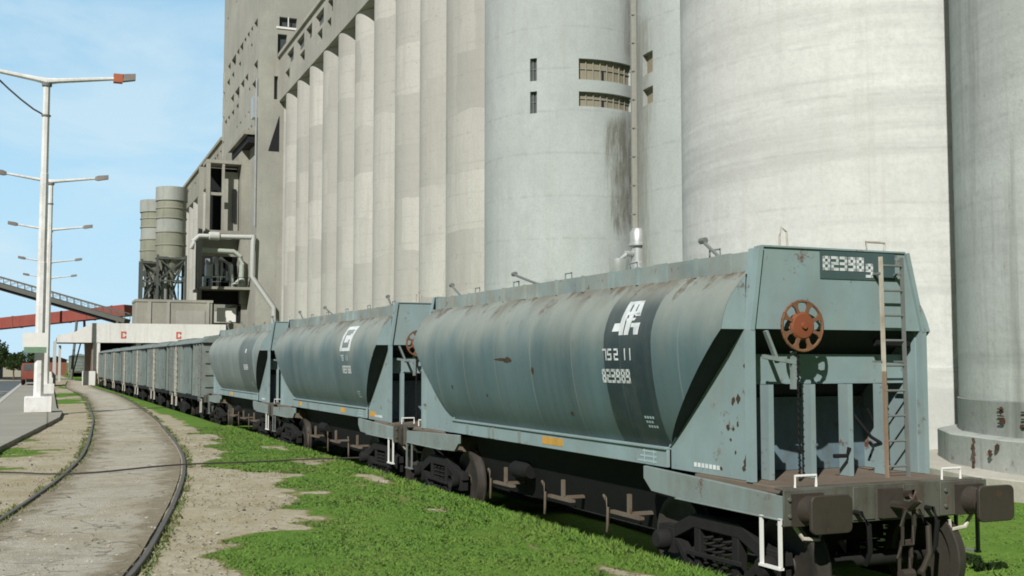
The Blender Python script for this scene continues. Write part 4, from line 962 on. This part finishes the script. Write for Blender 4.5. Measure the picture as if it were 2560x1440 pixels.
q = MB(); AB(14.0, 19.7, 9.75, 10.02, 116.3, 123.5); q.build('platform', m_old, an)
q = MB()
for z in (10.5, 11.0): q.tube([(116.4, -14.1, z), (116.4, -19.6, z)], .03, 5)
for k in range(7): q.tube([(116.4, -14.1 - .91*k, 10), (116.4, -14.1 - .91*k, 11)], .03, 5)
q.build('railing', m_grip, an)
q = MB(); AB(14.3, 19.5, 8.35, 9.72, 119, 119.4); q.build('platform_shade', m_black, an)  # beam coloured black for the shade below the platform
q = MB(); AB(14.0, 15.6, 5, 8.3, 118.3, 119); AB(18.3, 19.6, 5, 8.4, 118.2, 119); AB(15.6, 18.3, 5, 6.4, 118.4, 119); q.build('lower_wall', m_old, an)
q = MB(); AB(15.9, 17.8, 6.5, 7.95, 118.3, 118.5); q.build('white_panel', m_white, an)
q = MB(); AB(17.95, 18.3, 6.4, 8.2, 118.35, 118.8); q.build('doorway', m_black, an)
# white ducts
m_duct = flat('white_duct', (.46, .47, .45), .6, var=.15)
dp = empty('duct', bl(112.6, 16), RZ_B, 'white pipe running over the annex and sloping down the tower corner', 'pipe')
q = MB(); S0 = 16
def dd(s_, z_, o=0): return (o, S0 - s_*.955, (z_ - 2.4)*.955 + 2.4)
q.tube([dd(13.2, 13.9), dd(13.35, 14.7), dd(13.9, 15.25), dd(19.2, 15.35)], .24, 10); q.tube([dd(19.4, 15.6), dd(19.3, 11.3), dd(21.6, 8.1), dd(21.7, 5.0)], .25, 10)
q.lathe([(.3, -.1), (.42, 0), (.42, .9), (.3, 1.0)], dd(15.9, 15.32), 'y', 12); q.build('pipe_run', m_duct, dp)
dp2 = empty('duct', bl(117.2, 16), RZ_B, 'short grey green bent duct in front of the dark machine floor', 'pipe')
q = MB(); q.tube([(0, S0-14.2, 13.75), (0, S0-17.3, 13.7), (0, S0-18.0, 13.2), (0, S0-18.15, 12.4), (0, S0-18.15, 11.0)], .26, 10); q.lathe([(.28, 11.0), (.55, 10.1)], (0, S0-18.15, 0), 'z', 12); q.tube([(0, S0-18.1, 11), (0, S0-17.3, 10.2)], .16, 8); q.build('pipe_run', flat('pale_green_duct', (.36, .40, .35), .6), dp2)
# tank base block and steel tanks
tb = empty('tank_base', bl(112, 11), RZ_B, 'concrete block carrying the steel tanks behind the white gate', 'building')
q = MB(); q.box(0, 5, -3.6, 3.5, 0, 8.1); q.build('block_wall', m_old, tb, bevel=.05)
q = MB(); q.box(-.06, 5.05, -3.65, 3.55, 8.103, 8.35); q.build('coping', m_old, tb)
q = MB(); q.box(-.05, -.003, -2.9, -.2, 5, 7.3); q.box(-.12, -.003, -3.3, -3.05, 4, 8.1); q.box(-.12, -.003, .4, .65, 4, 8.1); q.box(-.1, -.003, 2.1, 2.4, 4, 8.1); q.build('pilaster', m_tower, tb)
m_frame = flat('tank_frame', (.075, .085, .075), .8, var=.5)
m_tank = concrete('tank_steel', (.27, .28, .22), .25, (.15, .14, .09), .7)
m_tank2 = concrete('tank_bright', (.34, .36, .33), .25, (.19, .19, .14), .6)
def steel_tank(a, s, r, z0, z1, label):
    e = empty('steel_tank', bl(a, s), RZ_B, label, 'tank', 'steel tanks on the block')
    h = (z1 - z0)
    MB().lathe([(r, z0), (r, z0 + h*.36)], n=28).build('lower_ring', m_tank, e)
    MB().lathe([(r*.985, z0 + h*.36 + .005), (r*.985, z0 + h*.56)], n=28).build('middle_ring', m_tank2, e)
    MB().lathe([(r, z0 + h*.56 + .01), (r, z0 + h*.82)], n=28).build('upper_ring', m_tank, e)
    MB().lathe([(r*1.07, z0 + h*.82 - .1), (r*1.07, z1), (0, z1 + .02)], n=28).build('top_ring', m_tank2, e)
    q = MB()
    for f in (.0, .18, .36, .56, .70, .82): q.lathe([(r+.01, z0 + h*f - .05), (r+.07, z0 + h*f - .05), (r+.07, z0 + h*f + .05), (r+.01, z0 + h*f + .05)], n=28)
    q.build('hoop', m_old, e)
    MB().lathe([(r, z0), (.3, z0 - 2.4), (.3, 8.35)], n=20).build('cone', m_tank, e)
    q = MB(); c = r * .92
    for sx in (-1, 1):
        for sy in (-1, 1): q.bar((sx*c, sy*c, z0 + .2), (sx*c, sy*c, 8.35), .22, .22)
    for sy in (-1, 1): q.bar((-c, sy*c, z0 - .1), (-c, -sy*c, 10.2), .12, .12); q.bar((sy*c, -c, z0-.1), (-sy*c, -c, 10.2), .1, .1); q.bar((-c*sy, c, z0-.1), (-c*sy, -c, z0-.1), .3, .25)
    for z in (10.2,): q.bar((-c, c, z), (-c, -c, z), .15, .15); q.bar((c, c, z), (c, -c, z), .15, .15)
    rg = random.Random(int(a*10))
    for k in range(12): q.bar((rg.uniform(-c, c), rg.uniform(-c, c), 8.35), (rg.uniform(-c, c), rg.uniform(-c, c), z0 - .2), .12, .12)
    for k in range(6): x_, y_, z_ = rg.uniform(-.9, .6), rg.uniform(-1, .7), rg.uniform(8.4, 11); q.box(x_, x_+.4, y_, y_+.45, z_, z_+rg.uniform(.3, 1))
    q.build('frame', m_frame, e)
    q = MB(); q.lathe([(.35, 8.35), (.35, 10.4), (.1, 10.9)], (-.4, .6, 0), 'z', 12); q.tube([(-.5, -.3, 10.9), (-.5, -.9, 11.5), (-.2, -.2, 12.2)], .18, 8); q.build('blower', m_tank2, e)
steel_tank(113.7, 10.75, 1.42, 12.5, 19.4, 'nearer riveted steel tank on legs, the taller of the two')
steel_tank(115.7, 9.45, 1.42, 12.2, 18.3, 'steel tank on legs half hidden behind the taller one')
# white gate building
m_gate = concrete('white_gate_render', (.74, .73, .70), .08, (.40, .36, .28), .55)
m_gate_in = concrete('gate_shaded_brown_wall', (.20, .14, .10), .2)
gt = empty('gate_building', bl(107, 3.5), RZ_B, 'white flat roofed gate building with red letters that the train runs through', 'gate')
def GB(s0, s1, z0, z1, a0=0, a1=.4): q.box(a0, a1, 3.5 - s1, 3.5 - s0, z0, z1)
q = MB(); GB(3.3, 15.2, 4.1, 5.85); q.prism([(3.5-3.3, 4.1), (3.5-.6, 4.1), (3.5-.6, 4.7), (3.5-2.0, 5.0), (3.5-3.3, 5.75)], 0, .4, 'x'); q.build('fascia', m_gate, gt, smooth=0)
q = MB(); GB(.6, 15.2, 4.3, 4.6, .41, 22); q.build('roof_slab', m_gate_in, gt, smooth=0)
q = MB(); GB(3.62, 4.2, .2, 4.1, .05, .6); q.build('column', m_gate, gt, smooth=0)
q = MB(); GB(3.5, 3.9, .2, 4.3, .61, 21); q.build('dividing_wall', m_gate_in, gt, smooth=0)
q = MB(); GB(7.3, 7.7, .2, 4.3, .3, 21); GB(12.8, 15.2, .2, 4.1, .3, 2); q.build('side_wall', m_gate, gt, smooth=0)
q = MB(); GB(2.75, 3.85, .2, 1.55, -.7, .04); q.build('column_plinth', m_gate, gt, bevel=.03)
q = MB(); GB(3.9, 7.3, .2, 4.3, 21, 21.3); q.build('back_wall', m_gate, gt)
q = MB(); GB(.9, 1.15, .2, 4.1, 20, 20.4); q.build('post', m_duct, gt); q = MB(); GB(.3, .58, .2, 4.2, .1, .5); q.build('post', m_duct, gt)
def letter(s0, z0, h):
    q = MB(); w = h*.72; k = h*.2
    for a_, b_, c_, d_ in ((0, w, h-k, h), (0, w, 0, k), (0, k, k, h-k), (w-k, w, h*.62, h-k), (w-k, w, k, h*.38)): q.box(-.025, -.003, 3.5 - s0 - b_, 3.5 - s0 - a_, z0 + c_, z0 + d_)
    q.build('lettering', flat('red_letter', (.55, .10, .06), .7), gt)
letter(5.95, 4.5, .62); letter(10.75, 4.5, .62)
# yellow container at the gate
yb = empty('yellow_container', bl(106.4, 4.55), RZ_B, 'small ochre crate standing against the gate column by the train', 'crate')
m_och = paint('ochre_paint', (.33, .23, .06), dirty=.5, rust=.3)
q = MB(); q.box(0, .5, -.45, .33, .62, 1.75); q.build('crate_body', m_och, yb, bevel=.02)
q = MB()
for z in (.75, 1.15, 1.6): q.box(-.03, -.003, -.44, .32, z, z + .07)
q.build('batten', m_old, yb); q = MB(); q.box(0, .5, -.45, -.25, .3, .62); q.box(0, .5, .15, .33, .3, .62); q.build('foot', m_under, yb)

# ------------------------------------------------------------------ lamp posts
m_post = paint('lamp_white_paint', (.70, .70, .68), dirt=(.36, .33, .27), dirty=.4, rust=.12, rough=.55)
m_lamp = flat('lamp_housing', (.20, .18, .16), .6, var=.3); m_lamp_red = flat('lamp_red_cap', (.42, .13, .07), .6)
m_green = flat('green_sign', (.16, .26, .17), .6)
def lamp(loc, h, label, first):
    e = empty('street_lamp', loc, RZ_B, label, 'street lamp', 'double armed lamps along the road')
    q = MB(); q.box(-.5, .5, -.5, .5, 0, .62); q.build('plinth', m_post, e, bevel=.03)
    q = MB(); q.tube([(0, 0, .6), (0, 0, h*.45), (0, 0, h*.451), (0, 0, h*.72), (0, 0, h*.721), (0, 0, h)], .20, 8, r2=.135); q.build('pole', m_post, e, smooth=30)
    q = MB(); q.lathe([(.17, h-.14), (.19, h-.14), (.19, h-.02), (.12, h)], n=12); q.lathe([(.155, h-1.36), (.175, h-1.36), (.175, h-1.3), (.155, h-1.3)], n=12); q.build('collar', m_grip, e)
    for sg in (1, -1):
        q = MB(); q.tube([(0, 0, h+.06), (0, sg*.4, h+.12), (0, sg*2.6, h+.42)], .14, 8, r2=.07); a_ = q.build('arm', m_post, e)
        q = MB(); y0, y1 = sg*2.55, sg*3.35
        q.add([(x, y, z) for y, hx, zl, zu in ((y0, .08, h+.32, h+.52), (sg*2.75, .16, h+.30, h+.60), (y1, .13, h+.42, h+.68)) for x, z in ((-hx, zl), (hx, zl), (hx*.8, zu), (-hx*.8, zu))],
              [(0,1,2,3), (8,9,10,11)] + [(4*k+i, 4*k+(i+1) % 4, 4*k+4+(i+1) % 4, 4*k+4+i) for k in (0, 1) for i in range(4)])
        hd = q.build('lamp_head', m_lamp, e)
        if first: MB().box(-.165, .165, *sorted((sg*2.5, sg*2.85)), h+.26, h+.60).build('red_cap', m_lamp_red, hd)
    if first:
        q = MB(); q.box(-.45, -.40, -.25, .62, 2.55, 3.10); q.bar((-.42, 0, 2.8), (0, 0, 2.8), .06, .06); sg_ = q.build('sign_board', m_white, e)
        MB().box(-.46, -.40, -.25, .56, 2.32, 2.547).build('green_strip', m_green, sg_)
    return e
LL = ['nearest double armed white lamp post with a sign board and red lamp caps', 'second white lamp post, standing just behind the nearest', 'third white lamp post, arms lower in the picture than the second', 'fourth white lamp post along the road, small lamp heads', 'fifth white lamp post, the farthest and lowest looking']
base = bl(47.9, -.35); 
for i, da in enumerate((0, 27.0, 54.8, 88.5, 114.5)):
    p = bl(47.9 + da, -.35 + .2 * (i > 0), GZ + .12); lamp(p, 13.1, LL[i], i == 0)
q = MB(); tp = bl(47.9, -.35, GZ + .12 + 11.75); far = Vector((-30, 42, 26.5)); pts = []
for k in range(25):
    u = k / 24; pt = tp.lerp(far, u); pt.z = tp.z + (far.z - tp.z) * u ** 1.25; pts.append(pt)
q.tube(pts, .035, 6); tag(q.build('overhead_wire', m_cable), 'dark sagging wire leaving the nearest lamp post to the left', 'wire')

# ------------------------------------------------------------------ conveyors, far yard
m_redc = paint('conveyor_red', (.25, .055, .042), dirt=(.20, .10, .07), dirty=.4, rust=.2)
m_conv = paint('conveyor_grey', (.10, .105, .09), dirt=(.10, .10, .08), dirty=.5, rust=.2)
def beam(name, p, q_, w, h, mat, ribs, label, cat, truss=False):
    e = empty(name, p, 0, label, cat); d_ = q_ - p
    q = MB(); q.bar((0, 0, 0), d_, w, h); q.build('gallery', mat, e)
    if truss:
        q = MB(); u = d_.normalized(); side = u.cross(Vector((0, 0, 1))).normalized() * (w*.5 - .05); n = 34
        for sg in (1, -1):
            for k in range(n):
                a_ = d_ * (k/n) + side*sg; b_ = d_ * ((k+1)/n) + side*sg; q.bar(a_ + Vector((0, 0, h/2)), a_ + Vector((0, 0, h/2+.6)), .05, .05); q.bar(a_ + Vector((0, 0, h/2+.6)), b_ + Vector((0, 0, h/2 + .1)), .035, .035)
            q.bar(side*sg + Vector((0, 0, h/2+.6)), d_ + side*sg + Vector((0, 0, h/2+.6)), .09, .09)
        q.build('railing', m_conv, e)
        q = MB(); q.bar((0, 0, -h/2-.17), d_ + Vector((0, 0, -h/2-.17)), w*.7, .32); q.build('belt_trough', m_under, e)
    else:
        q = MB()
        for k in range(ribs): a_ = d_ * ((k+.5)/ribs); q.bar(a_, a_ + d_.normalized()*.12, w+.1, h+.1)
        q.build('rib', mat, e)
    sd = d_.normalized().cross(Vector((0, 0, 1))).normalized() * w * .4
    for f in ((.03, .97) if truss else (.12, .97)):
        q = MB(); a_ = d_ * f
        for sg in (1, -1): q.bar(a_ + sd*sg + Vector((0, 0, -h/2)), Vector((a_.x, a_.y, -p.z)) + sd*sg*2.2, .22, .22)
        q.bar(a_ + sd + Vector((0, 0, -h/2 - 1)), Vector((a_.x, a_.y, -p.z + .5)) - sd*2, .12, .12)
        q.build('trestle', m_conv, e)
    return e
beam('conveyor_gallery', Vector((-43.5, 127, 8.2)), Vector((-93, 138, 3.9)), 1.8, 1.25, m_redc, 16, 'red covered conveyor sloping down to the left behind the lamp posts', 'conveyor')
beam('conveyor_gallery', Vector((-40.2, 117, 6.6)), Vector((-66, 118, 13.9)), 1.6, .42, m_conv, 0, 'grey open conveyor with railings rising to the upper left', 'conveyor', True)
# red truck behind the lamps
tk = empty('red_truck', bl(104, -1.15), RZ_B, 'small dark red truck parked on the road behind the lamp posts', 'truck')
m_truck = paint('truck_red', (.20, .045, .028), dirty=.3, rust=.1)
q = MB(); q.prism([(-1.0, .75), (-1.0, 1.5), (-.75, 2.15), (.7, 2.15), (.7, .75)], -.95, .95, 'y'); q.build('cab', m_truck, tk, bevel=.06)
q = MB(); q.prism([(-.99, 1.55), (-.80, 2.05), (-.82, 2.05), (-1.01, 1.55)], -.8, .8, 'y'); q.build('windscreen', m_glass, tk)
q = MB(); q.box(.75, 4.5, -1.05, 1.05, .85, 1.9); q.build('load_bed', flat('truck_bed', (.10, .09, .08), .8), tk, bevel=.03)
q = MB(); q.box(-1.0, 4.4, -.6, .6, .55, .84); q.build('chassis', m_under, tk)
for x in (-.2, 3.4):
    for y in (-.85, .85): MB().lathe([(0, -.14), (.3, -.14), (.43, -.1), (.43, .1), (.3, .14), (0, .14)], (x, y, .74), 'y', 18).build('wheel', m_under, tk)
tk.location.z = .12
# distant shed, wagon and trees
sh = empty('shed', bl(190, 1.0), RZ_B, 'low red brown shed seen far off through the left gate opening', 'shed')
q = MB(); q.box(0, 14, -1.6, 1.6, .2, 2.6); q.build('wall', flat('brick_red', (.22, .09, .06), .9, var=.3), sh)
q = MB(); q.prism([(-2.0, 2.6), (2.0, 2.6), (0, 3.3)], -.3, 14.3, 'x'); q.build('roof', m_under, sh, smooth=0)
fw = copy_tree(proto); fw.location = bl(165, 3.9); fw.rotation_euler = (0, 0, RZ_B); tag(fw, 'lone grey boxcar far off, seen through the left gate opening', 'boxcar', None); del fw['group']
wh = empty('warehouse', bl(146, -7.2), RZ_B, 'dark low warehouse with a white panel at the far left', 'warehouse')
q = MB(); q.box(0, 20, -1.5, 9, .2, 3.0); q.build('wall', flat('warehouse_dark', (.045, .055, .05), .9, var=.3), wh, smooth=0)
q = MB(); q.prism([(-1.9, 3.0), (9.4, 3.0), (9.4, 3.3), (3.5, 4.0), (-1.9, 3.3)], -.4, 20.4, 'x'); q.build('roof', m_under, wh, smooth=0)
q = MB(); q.box(-.06, -.003, .6, 1.7, .8, 2.0); q.box(-.06, -.003, -.9, -.3, 1.5, 2.3); q.build('white_panel', m_duct, wh)
m_bark = flat('bark', (.10, .075, .05), .9); 
t = NT('leaf', .7, .2); rnd = t.n('NewGeometry').outputs['Random Per Island']; t.col(t.ramp(rnd, [(0, (.020, .040, .014)), (.6, (.045, .080, .025)), (1, (.085, .12, .04))])); m_leaf = t.m
def tree(loc, h, r, label, seed):
    rg = random.Random(seed); e = empty('tree', loc, rg.random()*6, label, 'tree', 'dark trees beyond the road')
    q = MB(); q.tube([(0, 0, 0), (.05, .03, h*.35), (.1, -.05, h*.75)], h*.035, 8, r2=h*.012)
    for k in range(6): an = rg.random()*6.28; z = h*rg.uniform(.3, .6); q.tube([(.04, 0, z), (math.cos(an)*r*.6, math.sin(an)*r*.6, z + h*.22)], h*.013, 5, r2=h*.005)
    q.build('trunk', m_bark, e)
    cl = [(rg.gauss(0, r*.42), rg.gauss(0, r*.42), h*rg.uniform(.42, .9), r*rg.uniform(.28, .5)) for k in range(16)]; V = []; F = []
    for k in range(2600):
        cx, cy, cz, cr_ = rg.choice(cl); d_ = Vector((rg.gauss(0, 1), rg.gauss(0, 1), rg.gauss(0, 1))).normalized() * cr_ * rg.uniform(.55, 1.05)
        c0 = Vector((cx, cy, cz)) + d_ * Vector((1, 1, .75)).length / 1.6; u = Vector((rg.gauss(0, 1), rg.gauss(0, 1), rg.gauss(0, 1))).normalized(); v = u.orthogonal().normalized(); s_ = rg.uniform(.10, .2)
        o = len(V); V += [c0 - u*s_, c0 + v*s_*.6, c0 + u*s_, c0 - v*s_*.6]; F.append((o, o+1, o+2, o+3))
    MB().add(V, F).build('crown', m_leaf, e, smooth=0, recalc=False)
for i, (a_, s_, h, lb) in enumerate([(138, -3.6, 2.9, 'dark rounded tree left of the lamp posts, nearest the road'), (141, -5.6, 3.9, 'tallest dark tree at the left edge beyond the road'), (176, -2.2, 3.8, 'small dark tree far along the road by the red brown shed'), (160, -9.5, 4.6, 'dark tree behind the warehouse at the far left edge')]):
    tree(bl(a_, s_, GZ), h, h*.5, lb, 30 + i)
